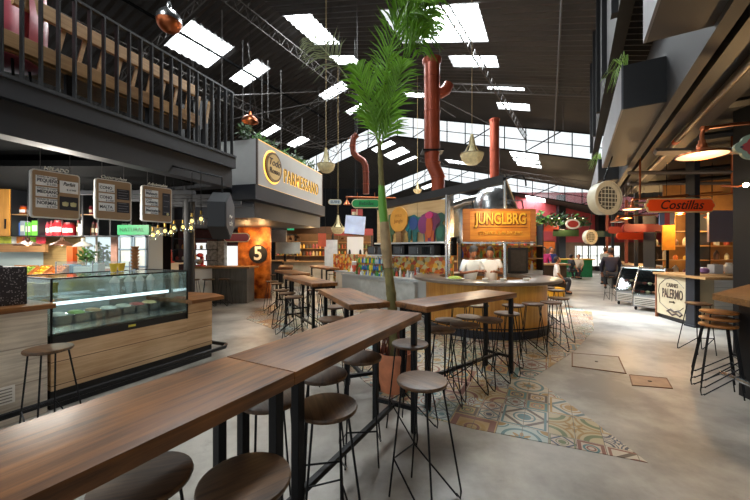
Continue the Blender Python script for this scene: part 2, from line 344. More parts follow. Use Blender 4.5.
# lattice girders and tie rods
def lattice(p, q, h=.35, step=.45, r=.016, name='roof_truss', label=None):
    p, q = Vector(p), Vector(q); L_ = (q-p).length; n = max(2, int(L_/step)); t = T(name, label, 'roof truss', p)
    d = q-p; a = MB(); a.tube([(0, 0, 0), d], r*1.3, 5); a.build('top_chord', M_truss, t)
    a = MB(); a.tube([(0, 0, -h), d-Vector((0, 0, h))], r*1.3, 5); a.build('bottom_chord', M_truss, t)
    a = MB()
    for i in range(n):
        x, y = d*(i/n), d*((i+.5)/n); z = d*((i+1)/n); dn = Vector((0, 0, h))
        a.tube([x-dn, y, z-dn], r*.7, 4)
    a.build('web', M_truss, t)
lattice(st(2, -8.4, 9.25), st(18.2, -8.4, 9.25), .4, label='long lattice girder running just under the roof ridge')
lattice(st(3, -12.2, 8.3), st(18.2, -12.2, 8.3), .4, label='lattice girder above the balcony, left of the ridge girder')
lattice(st(5, -2.6, 7.85), st(18.2, -.95, 7.3), .35, label='lattice girder crossing the row of skylights right of the palm')
lattice(st(4, .25, 7.1), st(18.2, .25, 7.1), .35, label='lattice girder nearest the black planter boxes')
lattice(st(12.9, -8.1, 9.3), st(12.9, 4, 6.2), .3, label='sloping truss across the roof right of the red duct')
lattice(st(12.9, -8.2, 9.3), st(12.9, -17, 6.9), .3, label='sloping truss across the left roof pitch')
lattice(st(6.3, -8.2, 9.3), st(6.3, -17, 6.9), .3, label='sloping truss over the balcony railing')
lattice(st(22.4, -8.1, 8.15), st(22.4, 4, 4.95), .3, label='sloping truss in the second roof bay behind the red duct')
b = MB(); b.tube([st(4, -10.75, 8.75), st(15, -10.75, 8.75)], .05, 6); tag(b.build('steel_purlin', M_dark), 'thick black bar crossing the left skylights', 'purlin')
n_ = 0
for (a, c) in ((st(10.5, -13, 7.6), st(13, -8.6, 8.7)), (st(9, -11.2, 7.7), st(12.4, -9.4, 8.9)), (st(14, -12.5, 7.2), st(17.5, -9, 8.5)), (st(11.5, -13.6, 7.2), st(16.5, -12, 7.7)), (st(11, -6, 8.6), st(14.5, -3.6, 7.4)), (st(13.2, -4.3, 8), st(15.5, -1.9, 6.9)), (st(15, -11.8, 7.4), st(18, -8, 8.3)), (st(8, -9, 8.6), st(11.6, -12.4, 7.6))):
    b = MB(); b.tube([a, c], .022, 5); tag(b.build('brace_rod', M_truss), 'thin steel brace rod slanting between roof trusses', 'brace', 'brace rods under the roof')
for (px, y0, y1, Y) in ((53*1.0+140, 40, 100, 9), (262, 60, 130, 11), (243, 40, 120, 10), (222, 10, 90, 9), (302, 118, 140, 11), (563, 88, 130, 13), (281, 70, 150, 12), (268, 60, 118, 11.5)):
    b = MB(); b.tube([at(px, y0, Y), at(px, y1, Y)], .012, 4); tag(b.build('hanger_rod', M_truss), 'thin steel rod hanging from the roof', 'rod', 'hanger rods under the roof')
# far and side walls of the hall
M_wall = mat('dark hall wall', '#2a2725', .7, noise=.2, nscale=.6)
b = MB(); b.prism([st(34.1, -22, 0), st(34.1, 13, 0), st(34.1, 13, 6), st(34.1, -22, 6)], tuple(st(.2, 0, 0))); S('wall_back', b, M_wall)
b = MB(); b.prism([st(8.6, -17.5, 0), st(34, -17.5, 0), st(34, -17.5, 8), st(8.6, -17.5, 8)], tuple(st(0, -.2, 0))); S('wall_left', b, M_wall)
b = MB(); b.prism([st(-6, 12.9, 0), st(34, 12.9, 0), st(34, 12.9, 6), st(-6, 12.9, 6)], tuple(st(0, .2, 0))); S('wall_right', b, M_wall)
# ================================================================ bar tables and stools
DIR = R(28.5)
def make_table(label, L_=1.65, W=.48, zt=1.045, th=.062, loc=(0, 0, 0), rz=0, inset=.07, group=None):
    t = T('bar_table', label, 'table', loc, rz, group)     # long axis = local x
    b = MB(); b.box(-L_/2+.002, L_/2-.002, -W/2, W/2, zt-th, zt, bev=.006); b.build('tabletop', M_top, t, smooth=30)
    for sx in (-1, 1):
        for sy in (-1, 1):
            x, y = sx*(L_/2-inset), sy*(W/2-.045); b = MB(); b.box(x-.023, x+.023, y-.023, y+.023, .012, zt-th, bev=.003); b.box(x-.018, x+.018, y-.018, y+.018, 0, .014); b.build('leg', M_blk, t)
        x = sx*(L_/2-inset); b = MB(); b.box(x-.018, x+.018, -W/2+.065, W/2-.065, .2, .235); b.build('crossbar', M_blk, t)
        b = MB(); b.box(x-.018, x+.018, -W/2+.065, W/2-.065, zt-th-.04, zt-th); b.build('top_rail', M_blk, t)
    b = MB(); b.box(-L_/2+inset+.018, L_/2-inset-.018, -.018, .018, .2, .235); b.build('stretcher', M_blk, t)
    return t
u = Vector((math.sin(DIR), math.cos(DIR), 0)); v = Vector((math.cos(DIR), -math.sin(DIR), 0)); P0 = Vector((-.364, 1.516, 0))
RZ = math.pi/2-DIR
c = P0+u*.815-v*.235
make_table('long dark oak bar table in the foreground, end nearest the palm pot', loc=c, rz=RZ, W=.47, L_=1.63)
c = P0-u*.827-v*.235
make_table('long dark oak bar table in the lower left corner, closest to the viewer', loc=c, rz=RZ, W=.47)
def tab(cs, label, W=.48, group=None, inset=.07):
    A, B = cs; A = Vector(A); B = Vector(B); m_ = (A+B)/2; L_ = (B-A).length
    return make_table(label, L_, W, loc=(m_.x, m_.y, 0), rz=heading(A, B), group=group, inset=inset)
tab(((-.05, 3.48), (-.59, 4.82)), 'dark oak bar table just left of the palm trunk, angled away', .46, inset=.24)
tab(((.36, 3.44), (1.70, 4.50)), 'dark oak bar table right of the palm, pointing at the round bar', .46)
tab(((-.84, 5.62), (-1.78, 7.28)), 'narrow oak bar table in the middle distance left of the palm', .46)
tab(((-1.75, 7.9), (-2.6, 9.4)), 'narrow oak bar table behind the middle one, near the numeral wall', .46)
tab(((-1.3, 10.3), (-2.1, 11.9)), 'far oak bar table in front of the distant stalls', .46)
tab(((-2.9, 10.8), (-3.3, 12.4)), 'far oak bar table beside the orange copper wall', .46)
# ---- stools
def make_stool(label, m=M_seat, h=.775):
    t = T('bar_stool', label, 'stool')
    b = MB(); b.lathe([(.12, h-.028), (.158, h-.024), (.163, h-.012), (.16, h-.002), (.15, h), (.0, h)], n=32); b.build('seat', m, t, smooth=35)
    r = .0065; k = .115; f = .17
    b = MB(); b.lathe([(.125, h-.034), (.125, h-.028)], n=20); b.build('seat_plate', M_blk, t)
    lo = [(-f, -f*.8), (-f, f*.8)]
    zb = .27
    for sy in (-1, 1):
        a = Vector((-k*.8, sy*k*.8, h-.03)); e = Vector((-f, sy*f*.72, r)); b = MB(); b.tube([a, e], r, 7); b.build('leg', M_blk, t, smooth=True)
        a = Vector((k*.8, sy*k*.8, h-.03)); e = Vector((f+.02, sy*f, .03)); b = MB(); b.tube([a, e-(e-a).normalized()*.03, e+Vector((-.01, 0, -.022)), e+Vector((-.04, 0, -.005))], r, 7); b.build('leg', M_blk, t, smooth=True)
    g = .745; L1 = Vector((-k*.8, k*.8, h-.03)).lerp(Vector((-f, f*.72, 0)), 1-zb/h); 
    b = MB(); b.tube([Vector((f-.01, f, .012)), L1, Vector((L1.x, -L1.y, L1.z)), Vector((f-.01, -f, .012))], r, 7); b.build('footrest', M_blk, t, smooth=True)
    return t
proto = make_stool('round wooden bar stool standing alone at the palm end of the foreground table')
def seatat(px, py, h=.775): p = fl(px, py, h); return Vector((p.x, p.y, 0))
proto.location = seatat(422, 379); proto.rotation_euler = (0, 0, R(-42))
SG = {}
near = [(245,478,R(40),'dark round stool closest to the viewer, cut by the bottom edge'),
 (143,477,R(200),'dark round stool tucked under the lower left bar table'),
 (327,405,R(-70),'dark round stool right of the paired table legs, foreground'),
 (270,397,R(120),'stool behind the paired table legs on the far side of the foreground table'),
 (323,373,R(100),'stool on the far side of the foreground table, second from its palm end'),
 (361,356,R(95),'stool on the far side of the foreground table nearest the palm pot'),
 (410,342.6,R(-40),'stool standing directly in front of the terracotta palm pot'),
 (439.6,328.6,R(-80),'nearest stool on the near side of the table right of the palm'),
 (464.6,323.9,R(-60),'second stool from the palm on the near side of the right bar table'),
 (448.6,319.4,R(130),'stool on the kiosk side of the right bar table, nearest the palm'),
 (469,316,R(140),'stool on the kiosk side of the right bar table, farther from the palm'),
 (488.7,318.8,R(-50),'third stool from the palm at the right bar table'),
 (506.6,312.4,R(-30),'stool by the far end leg of the right bar table'),
 (48.7,347.5,R(-20),'brown stool standing alone at the left wooden counter'),
 (331.6,318,R(20),'stool on the left side of the angled table by the palm trunk, front one'),
 (334,306,R(40),'stool on the left side of the angled table by the palm trunk, back one'),
 (372,312,R(200),'stool between the angled table and the palm trunk'),
 (532.7,303,R(-20),'stool at the middle of the round yellow bar'),
 (513,304.5,R(60),'stool at the round yellow bar, just right of the table end'),
 (551,301.5,R(10),'stool at the right shoulder of the round yellow bar'),
 (478,304.5,R(90),'stool at the round yellow bar seen through the right bar table'),
 (459,304,R(70),'leftmost stool at the round yellow bar'),
 (559,297.5,R(30),'stool behind the right shoulder of the round yellow bar')]
for (x, y, a, lb) in near: dup(proto, seatat(x, y), a, lb)
for i, (X, Y, a) in enumerate([(-.62,5.9,.3),(-.95,6.45,.4),(-1.25,7.0,.2),(-1.45,5.95,3.3),(-1.7,6.45,3.2),(-1.95,6.95,3.4)]):
    dup(proto, (X, Y, 0), a, 'stool on the kiosk side of the middle distance table' if i < 3 else 'stool on the counter side of the middle distance table', 'stools along the kiosk side of the middle table' if i < 3 else 'stools along the counter side of the middle table')
for i, (X, Y, a) in enumerate([(-1.6,8.5,.3),(-1.9,9.1,.4),(-2.45,8.3,3.3),(-2.75,8.9,3.2),(-1.2,11.0,.2),(-1.5,11.7,.3),(-2.15,10.8,3.3),(-2.45,11.5,3.2),(-3.5,11.2,3),(-2.7,11.6,.2)]):
    dup(proto, (X, Y, 0), a, 'small stool at the far bar tables left of the palm', 'stools at the far bar tables')
for i, (X, Y) in enumerate([(3.75, 6.9), (3.85, 7.45), (3.95, 8.0)]):
    dup(proto, (X, Y, 0), i*.3, 'stool clustered at the right end of the round yellow bar', 'stools clustered right of the round bar')
# stacked stools at the right
b3 = seatat(718, 324)
for i in range(3):
    o = dup(proto, b3+Vector((.035*i, -.0+.03*i, .068*i)), R(150), ['bottom stool of the stack by the right counter', 'middle stool of the stack by the right counter', 'topmost stool of the stack by the right counter'][i])
    for kdd in kids(o):
        if kdd.name.startswith('seat') and 'plate' not in kdd.name:
            me = kdd.data.copy(); me.materials[0] = M_seatw; kdd.data = me
dup(proto, Vector((5.05, 4.85, 0))+Vector((.0, .35, 0)), R(80), 'single stool against the white counter behind the stool stack')
for i, (X, Y) in enumerate([(-4.35,9.6),(-4.75,9.5),(-5.15,9.45)]):
    dup(proto, (X, Y, 0), i*.4, 'stool in front of the grey stall counter left of the copper wall', 'stools at the grey stall counter')
# ================================================================ potted palm
pp = Vector((.225, 3.82, 0))
palm = T('potted_palm', 'tall green palm in a terracotta pot between the bar tables', 'potted palm', pp)
M_terra = mat('terracotta', '#c47a55', .7, noise=.2, nscale=7, bump=.1)
MB().lathe([(.135,0),(.16,.005),(.19,.12),(.205,.34),(.215,.37),(.218,.43),(.21,.445),(.19,.44),(.185,.38),(0,.375)], n=36).build('pot', M_terra, palm, smooth=50)
MB().lathe([(.186,.37),(.1,.395),(0,.41)], n=20).build('soil', mat('soil', '#2e2018', .9, noise=.4, nscale=30, bump=.5), palm)
b = MB()
for i in range(46):
    a = random.uniform(0, 6.28); r0 = random.uniform(.03, .06); r1 = random.uniform(.09, .17); h = random.uniform(.55, .75)
    b.tube([(r0*math.cos(a), r0*math.sin(a), h), ((r0+r1)/2*1.15*math.cos(a), (r0+r1)/2*1.15*math.sin(a), h-.12), (r1*math.cos(a), r1*math.sin(a), .38)], random.uniform(.005, .009), 5)
tag(b.build('aerial_roots', mat('red brown roots', '#6e3a28', .7), palm, smooth=True), kind='stuff')
tr = [(0,0,.39),(-.01,0,.7),(-.035,0,1.05),(-.075,0,1.4),(-.105,0,1.75),(-.135,0,2.1),(-.155,0,2.45),(-.175,0,2.85)]
M_trunk = mat('palm trunk', '#70693c', .7, noise=.5, nscale=6, bump=.2)
b = MB(); P_ = []; rr = []
for i in range(60):
    f = i/59*(len(tr)-1); j = min(int(f), len(tr)-2); p = Vector(tr[j]).lerp(Vector(tr[j+1]), f-j); P_.append(p); rr.append(.068-.045*i/59+(.006 if i % 6 == 0 else 0))
b.tube(P_, rr, 12); b.build('trunk', M_trunk, palm, smooth=True)
b = MB(); b.tube([(-.118,0,1.88),(-.138,0,2.1),(-.15,0,2.35)], [.05,.05,.036], 10); b.build('crown_shaft', mat('crown shaft', '#5f9a35', .5, noise=.25, nscale=5), palm, smooth=True)
b = MB(); b.tube([(-.075,-.01,1.4),(-.1,-.02,1.65),(-.118,-.02,1.92)], [.05,.062,.05], 10); b.build('dry_sheath', mat('dry sheath', '#a08a66', .8, noise=.3, nscale=9), palm, smooth=True)
M_leaf = mat('palm leaf', '#6b9c26', .45, noise=.45, nscale=4)
M_leafd = mat('thin grey leaf', '#949c74', .6, noise=.2)
def frond(pts, ll, n, m, spread=1.0, wid=.02, droop=.12, parent=palm, name='frond', rad=.008, start=.12, tipspread=0, tilt=0):
    pts = [Vector(p) for p in pts]; b = MB(); b.tube(pts, [rad*(1-.7*i/(len(pts)-1)) for i in range(len(pts))], 6)
    K = len(pts)-1
    for i in range(n):
        f = start+(1-start)*i/(n-1); g = f*K; j = min(int(g), K-1); p = pts[j].lerp(pts[j+1], g-j); d = (pts[j+1]-pts[j]).normalized()
        side0 = d.cross(Vector((0, -1, .15))).normalized()
        for sd in (-1, 1):
            L_ = ll*(math.sin(math.pi*min(1, .18+f*.8))**.6)*random.uniform(.8, 1.1)
            side = side0*sd+Vector((0, random.uniform(-.6, .6), 0))
            dr = (side*spread+d*random.uniform(.8, 1.5)).normalized()
            q1 = p+dr*L_*.5+Vector((0, 0, .02)); q2 = p+dr*L_-Vector((0, 0, droop*L_*random.uniform(.4, 1.6)))
            wv = dr.cross(Vector((random.uniform(-.5, .5), -1, random.uniform(-.3, .3)))).normalized()*wid*.5
            nrm = dr.cross(wv).normalized()*wid*.2
            a1, a2 = b.b.verts.new(p-wv*.5), b.b.verts.new(p+wv*.5); m1, mm, m2 = b.b.verts.new(q1-wv*1.1), b.b.verts.new(q1+nrm), b.b.verts.new(q1+wv*1.1); e = b.b.verts.new(q2); cc = b.b.verts.new(p+nrm)
            for q in ((a1, m1, mm, cc), (cc, mm, m2, a2), (m1, e, mm), (mm, e, m2)): b.b.faces.new(q)
    return b.build(name, m, parent)
def pl(px, py, dy=0): return at(px, py, 3.82+dy)-pp
frond([pl(379,150),pl(380,120,.0),pl(383,90,.05),pl(387,60,.05),pl(394,30,.0),pl(402,5,-.1),pl(408,-15,-.2)], .42, 46, M_leaf, start=.08)
frond([pl(379,145),pl(374,125,-.1),pl(368,100,-.2),pl(362,80,-.3),pl(357,66,-.3)], .36, 34, M_leaf, start=.15)
frond([pl(379,140),pl(386,120,-.1),pl(393,98,-.25),pl(399,76,-.35),pl(402,62,-.4)], .34, 34, M_leaf, start=.15)
frond([pl(379,140),pl(378,118,.25),pl(380,92,.4),pl(386,68,.5),pl(390,50,.5)], .36, 30, M_leaf, start=.15)
frond([pl(384,80),pl(392,50,.1),pl(402,28,.15),pl(412,17,.1),pl(421,20,-.1),pl(427,34,-.2)], .40, 40, M_leaf, start=.35, droop=.3, spread=1.6)
frond([pl(390,50),pl(398,25,-.1),pl(405,8,-.25),pl(412,0,-.4),pl(420,3,-.5)], .40, 34, M_leaf, start=.2, droop=.25, spread=1.5)
frond([pl(399,25),pl(408,14,-.1),pl(418,12,-.2),pl(428,20,-.3),pl(433,36,-.35)], .36, 36, M_leaf, start=.1, droop=.4, spread=1.8, rad=.005)
frond([pl(402,10),pl(412,20,.1),pl(419,36,.1),pl(421,54,.0)], .34, 30, M_leaf, start=.1, droop=.4, spread=1.8, rad=.005)
frond([pl(400,8),pl(410,-4,-.1),pl(424,-6,-.2),pl(436,4,-.3)], .34, 30, M_leaf, start=.1, droop=.4, spread=1.8, rad=.005)
frond([pl(380,150),pl(377,135,.1),pl(370,118,.2),pl(361,108,.3)], .26, 20, M_leaf, start=.3)
frond([pl(379,150),pl(384,138,-.05),pl(391,125,-.1),pl(397,112,-.1)], .26, 20, M_leaf, start=.3)
frond([pl(379,145),pl(368,110,.1),pl(358,94,.1),pl(346,76,.0),pl(334,60,-.1),pl(320,46,-.1),pl(306,38,-.1)], .42, 26, M_leafd, spread=1.5, wid=.011, start=.6, droop=.2, name='thin_frond', rad=.011)
# ================================================================ left: balcony
BA = Vector((-5.06+.369*.4, .4, 0)); BE = Vector((-5.06+.369*6.4, 6.4, 0)); BRZ = heading(BA, BE); BL = (BE-BA).length
bal = T('balcony', 'charcoal mezzanine balcony edge with black railing, upper left', 'balcony', BA, BRZ)
b = MB(); b.box(0, BL, .06, .3, 2.8, 3.16); b.build('lower_fascia', M_char, bal)
b = MB(); b.box(0, BL, -.03, .3, 3.16, 3.39); b.box(0, BL, -.05, .3, 3.36, 3.4); b.build('upper_fascia', M_char, bal)
b = MB(); b.box(-.5, BL, .3, 6.5, 3.05, 3.2); b.build('deck', M_dark, bal)
b = MB(); b.box(BL-.24, BL, .3, 6.5, 2.8, 3.39); b.build('end_fascia', M_char, bal)
rp = None
x = BL-.03; k = 0
while x > .8:
    b = MB(); b.box(-.008, .008, -.032, .032, 3.4, 4.6); o = b.build('baluster', M_blkp, bal) if rp is None else rp.copy()
    if rp is None: rp = o
    else: COL.objects.link(o)
    o.location = (x, .04, 0); x -= .158; k += 1
for j in range(1, 9):
    o = rp.copy(); COL.objects.link(o); o.location = (BL-.03, .04+.158*j, 0); o.rotation_euler = (0, 0, R(90))
b = MB(); b.box(0, BL, .01, .07, 4.6, 4.63); b.box(BL-.06, BL, .04, 3, 4.6, 4.63); b.build('handrail', M_blkp, bal)
M_bench = wood('bench oak', '#7d5c38', '#a98455', .5, 0, .8)
bench = T('bench', 'long oak bench with slatted back behind the balcony railing', 'bench', BA, BRZ)
b = MB(); b.box(3.45, BL-.5, .40, .46, 4.40, 4.58, bev=.005); b.build('top_rail', M_bench, bench)
b = MB(); b.box(.5, BL-.5, .34, .42, 3.86, 4.04, bev=.005); b.build('seat_rail', M_bench, bench)
b = MB(); b.box(.5, BL-.5, .42, .95, 3.84, 3.88); b.build('seat', M_bench, bench)
sl = None
for i in range(12):
    if sl is None: b = MB(); b.prism([(0, .42, 4.0), (.045, .42, 4.0), (.145, .44, 4.45), (.10, .44, 4.45)], (0, .025, 0)); sl = b.build('back_slat', M_bench, bench); o = sl
    else: o = sl.copy(); COL.objects.link(o)
    o.location = (3.6+i*.228, 0, 0)
for i in range(6):
    b = MB(); b.box(.8+i*1.05, .86+i*1.05, .42, .48, 3.2, 3.86); b.build('leg', M_blk, bench)
M_pink = mat('rose leather', '#a8505a', .35, noise=.15, nscale=4)
ac = T('armchair', 'rose pink leather tub armchair on the balcony, top left corner', 'armchair', at(4, 15, 3.95)*1.0, R(20))
z0 = -(at(4, 15, 3.95).z-3.2)+.25
b = MB(); b.lathe([(.3,z0+.4),(.36,z0+.5),(.38,z0+.9),(.36,z0+1.3),(.31,z0+1.42),(.27,z0+1.3),(.28,z0+.6)], n=24, a0=-30, a1=210, cap=False); b.build('shell_back', M_pink, ac, smooth=True)
b = MB(); b.lathe([(.1,z0+.35),(.3,z0+.38),(.32,z0+.5),(.25,z0+.56),(0,z0+.57)], n=24); b.build('seat', M_pink, ac, smooth=True)
for i in range(4): a = R(45+90*i); b = MB(); b.tube([(.22*math.cos(a), .22*math.sin(a), z0+.38), (.26*math.cos(a), .26*math.sin(a), z0)], .015, 6); b.build('leg', M_blk, ac)
# globe pendant over the balcony
def cable(p, z1): b = MB(); b.tube([(0, 0, 0), (0, 0, z1)], .006, 5); return b
def globe(p, lb, r=.17, zc=3):
    g = T('globe_pendant', lb, 'pendant lamp', p)
    cable(p, zc).build('cord', M_blk, g)
    MB().lathe([(r*math.sin(R(a)), r*math.cos(R(a))) for a in range(6, 97, 10)], n=24, cap=False).build('chrome_dome', M_chrome, g, smooth=True)
    MB().lathe([(r*math.sin(R(a)), r*math.cos(R(a))) for a in range(96, 181, 10)], n=24, cap=False).build('copper_bowl', M_copper, g, smooth=True)
    MB().lathe([(.03, r), (.035, r+.04), (.02, r+.1), (0, r+.1)], n=12).build('socket', M_chrome, g, smooth=True)
globe(at(169, 21, 4.6), 'chrome and copper globe pendant above the balcony railing', .16, 3.4)
gp = T('copper_pendant', 'copper dome pendant hanging above the gold-lettered sign box', 'pendant lamp', at(250, 119, 9))
MB().lathe([(.22,-.08),(.2,0),(.12,.07),(.04,.1),(.03,.2),(0,.2)], n=24, cap=False).build('lamp_shade', M_copper, gp, smooth=True)
cable(0, 3.3).build('cord', M_blk, gp)
# ================================================================ hanging menu boards
M_bd = mat('brown board', '#a98a6a', .6); M_slip = mat('menu white', '#ffffff', .5); M_ink = mat('dark ink', '#2d3240', .6); M_chalk = mat('chalkboard', '#35333a', .7)
M_off = mat('off white ink', '#d5d2c6', .6); M_beige = mat('dull beige ink', '#b59c78', .6)
def menu(px0, px1, pt, pb, Y0, Y1, label, title, left, right, brandline):
    p0 = at(px0, pt, Y0); p1 = at(px1, pt, Y1); h = (pb-pt)/FPX*Y0; wd = ((p1-p0).to_2d()).length
    t = T('menu_board', label, 'menu board', (p0.x, p0.y, p0.z-h), heading(p0, p1))
    def rr_(w_, h_, r, y, d, n, m):
        b = MB(); b.prism([Vector(q)+Vector((wd/2, y, h/2)) for q in rrect(w_, h_, r)], (0, d, 0)); return b.build(n, m, t)
    rr_(wd, h, .035, .0, .05, 'frame', M_white); rr_(wd-.03, h-.03, .025, -.006, .01, 'panel', M_bd)
    rr_(wd, h, .035, .052, .02, 'backing', M_blkp)
    for i, (a, c) in enumerate(left):
        z = h*(.78-.235*i); x = wd*.30; b = MB(); b.box(x-wd*.21, x+wd*.21, -.014, -.006, z-h*.1, z+h*.1); b.build('price_card', M_slip, t)
        text(a, .034, M_ink, t, (x-wd*.19, -.016, z+.045), sx=.8, align='LEFT', ext=.001); text(c, .058, M_ink, t, (x-wd*.19, -.016, z), sx=.78, align='LEFT', bold=.001, ext=.001); text('$ 3.500', .03, M_ink, t, (x+wd*.19, -.016, z-.042), align='RIGHT', ext=.001)
    right(t, wd, h)
    text(brandline, .04, M_beige, t, (wd*.74, -.008, h*.075), ext=.001, shear=.2)
    text(title, .062, M_off, t, (wd*.5, -.0, h+.028), ext=.004, shear=.2, bold=.001)
    for x in (wd*.2, wd*.8): b = MB(); b.tube([(x, .03, h), (x, .03, 3.06-(p0.z-h))], .004, 5); b.build('hanging_wire', M_truss, t)
def chalk(t, x0, x1, z0, z1, yel=0):
    b = MB(); b.box(x0, x1, -.012, -.006, z0, z1); b.build('chalk_panel', M_chalk, t)
    n = 4
    for i in range(n):
        z = z0+(z1-z0)*(i+.6)/n; b = MB(); b.box(x0+.015, x1-.015-.02*(i % 2), -.0135, -.012, z-.003, z+.003); b.build('chalk_line', mat('faint chalk', '#8d8b90', .7), t)
def r1(t, w_, h):
    b = MB(); b.box(w_*.56, w_*.95, -.014, -.006, h*.57, h*.83); b.build('price_card', M_slip, t)
    text('Parfait', .062, M_ink, t, (w_*.75, -.016, h*.76), sx=.75, shear=.3, ext=.001, bold=.001); text('$ 4.900', .032, M_ink, t, (w_*.8, -.016, h*.64), ext=.001)
    b = MB(); b.box(w_*.56, w_*.95, -.012, -.006, h*.2, h*.49); b.build('chalk_panel', M_chalk, t)
    for x in (.67, .84): MB().lathe([(.018,-.03),(.03,-.02),(.032,.02),(.0,.03)], (w_*x, -.02, h*.33), 12, sy=.2).build('cup_drawing', mat('pale yellow ink', '#cfc995', .6), t, smooth=True)
def r2(t, w_, h): chalk(t, w_*.58, w_*.93, h*.53, h*.79); chalk(t, w_*.58, w_*.93, h*.2, h*.46)
def r3(t, w_, h):
    chalk(t, w_*.66, w_*.92, h*.2, h*.84); MB().lathe([(.012,-.02),(.02,0),(.012,.02)], (w_*.83, -.016, h*.24), 10, sy=.2).build('cup_drawing', mat('pale yellow ink', '#cfc995', .6), t)
menu(30.5, 80, 168, 217, 4.0, 4.42, 'largest hanging menu board, leftmost, with PEQUEÑO MEDIANO NORMAL cards', 'HELADO', [('Helado de yogurt', 'PEQUEÑO'), ('Helado de yogurt', 'MEDIANO'), ('Helado de yogurt', 'NORMAL')], r1, 'Yogurt')
menu(95, 131.5, 177.5, 219, 4.55, 4.9, 'middle hanging menu board with CONO cards and two chalk panels', 'Cucuruchos', [('', 'CONO'), ('', 'CONO'), ('', 'MALTA')], r2, 'Yogurt')
menu(142, 172, 184.5, 221, 5.05, 5.42, 'smallest hanging menu board, rightmost, with one tall chalk strip', 'Adicionales', [('Banano', 'Malteada'), ('Banano', 'Cubierta'), ('Fresa', 'Mermelada')], r3, 'Yogurt')
# ================================================================ left counter with display case
ct0 = Vector((-3.217, 3.31, 0)); CRZ = R(65)
cn = T('stall_counter', 'pale wooden stall counter with black foot rail, left side', 'counter', ct0, CRZ)
b = MB(); b.box(0, 1.445, 0, .9, .19, .65); b.build('case_base', M_lightwood, cn)
b = MB(); b.box(-1.9, -.03, 0, .9, .0, 1.03); b.build('left_body', M_palewood, cn)
b = MB(); b.box(1.45, 1.86, .02, .8, .19, .86); b.build('end_body', M_lightwood, cn)
b = MB(); b.box(-1.9, .0, -.1, .95, 1.03, 1.08, bev=.005); b.build('left_worktop', M_top, cn, smooth=30)
b = MB(); b.prism([(1.43, -.12, .86), (1.96, -.12, .86), (2.1, .25, .86), (2.05, .9, .86), (1.43, .9, .86)], (0, 0, .05)); b.build('end_worktop', M_top, cn)
b = MB(); b.box(0, 1.86, .03, .85, 0, .19); b.build('kick_plate', M_blkp, cn)
b = MB(); b.tube([(-1.9, -.14, .14), (1.5, -.14, .14), (1.95, -.14, .14), (2.05, -.05, .14), (2.05, .3, .14)], .03, 8)
for x in (-1.5, -.6, .3, 1.1, 1.9): b.tube([(x, 0, .1), (x, -.14, .14)], .015, 6)
b.build('foot_rail', M_blk, cn, smooth=True)
b = MB(); b.box(-.62, -.26, -.008, 0, .2, .36); b.build('vent_frame', M_white, cn)
for i in range(5): b = MB(); b.box(-.60, -.28, -.014, -.008, .218+i*.028, .228+i*.028); b.build('vent_slat', mat('vent shade', '#8d8a84', .5), cn)
# display case
dc = T('display_case', 'glass ice cream display case with black base on the left counter', 'display case', ct0+Vector((0, 0, .65)), CRZ)
b = MB(); b.box(.005, 1.44, .005, .85, 0, .085); b.build('black_base', M_blkp, dc)
b = MB(); b.box(.02, 1.43, .03, .83, .085, .11); b.build('steel_pan', M_chrome, dc)
b = MB()
for y0, y1, x0, x1 in ((.005,.011,.005,1.44), (.845,.851,.005,1.44)): b.box(x0, x1, y0, y1, .085, .65)
b.box(.005, .011, .011, .845, .085, .65); b.box(1.434, 1.44, .011, .845, .085, .65); b.build('glass_walls', M_glass, dc)
b = MB(); b.box(0, 1.445, 0, .86, .65, .662); b.build('glass_top', M_glass, dc)
b = MB()
for (x, y) in ((0, 0), (1.445, 0), (0, .855), (1.445, .855)): b.box(x-.008, x+.008, y-.008, y+.008, .0, .662)
b.box(0, 1.445, -.008, .008, .652, .668); b.box(0, 1.445, .848, .862, .652, .668); b.box(-.008, .008, 0, .86, .652, .668); b.box(1.437, 1.453, 0, .86, .652, .668); b.build('frame', M_blk, dc)
b = MB(); b.box(.05, 1.4, .35, .8, .36, .372); b.build('shelf', M_glass, dc)
b = MB(); b.box(.05, 1.4, .33, .35, .35, .385); b.build('shelf_light', mat('cool strip light', '#eef6ff', .4, emit=1.5), dc)
b = MB(); b.box(.7, .78, -.004, .0, .035, .06); b.build('price_tag', mat('yellow tag', '#cfc04a', .5), dc)
fl_cols = ['#e9e1d2', '#b5564f', '#dcc08a', '#7b4a34', '#e3d9d0', '#9cb56a', '#caa07a', '#ede8de']
def tub(i, x, y, z):
    t = T('ice_cream_tub', ['white', 'berry red', 'caramel', 'chocolate brown', 'vanilla', 'pistachio green', 'toffee', 'cream white'][i % 8]+' ice cream tub in the left display case, %s row' % ('front' if y < .3 else 'back'), 'ice cream tub', ct0+Matrix.Rotation(CRZ, 3, 'Z') @ Vector((x, y, z)), CRZ, 'ice cream tubs in the display case')
    b = MB(); b.box(-.07, .07, -.14, .14, 0, .09, bev=.006); b.build('metal_tub', M_chrome, t)
    b = MB(); b.ball((0, 0, .09), .07, 12, 1, 1.9, .45); b.build('ice_cream', mat('ice '+fl_cols[i % 8], fl_cols[i % 8], .6, bump=.4, nscale=20), t, smooth=True)
for i in range(8): tub((i+3) % 8, .12+i*.168, .6, .765)
M_cup = mat('frosted cup', '#e8ecea', .2, alpha=.75)
for i, x in enumerate((.86, 1.03, 1.17, 1.31)):
    t = T('sundae_cup', 'tall sundae cup with whipped top inside the display case', 'cup', ct0+Matrix.Rotation(CRZ, 3, 'Z') @ Vector((x, .6, 1.022)), CRZ, 'sundae cups in the display case')
    MB().lathe([(.03,0),(.035,.01),(.05,.14),(.055,.15)], n=16).build('cup', M_cup, t, smooth=True)
    MB().lathe([(.052,.145),(.055,.17),(.035,.2),(.02,.225),(0,.24)], n=16).build('whipped_cream', M_white, t, smooth=True)
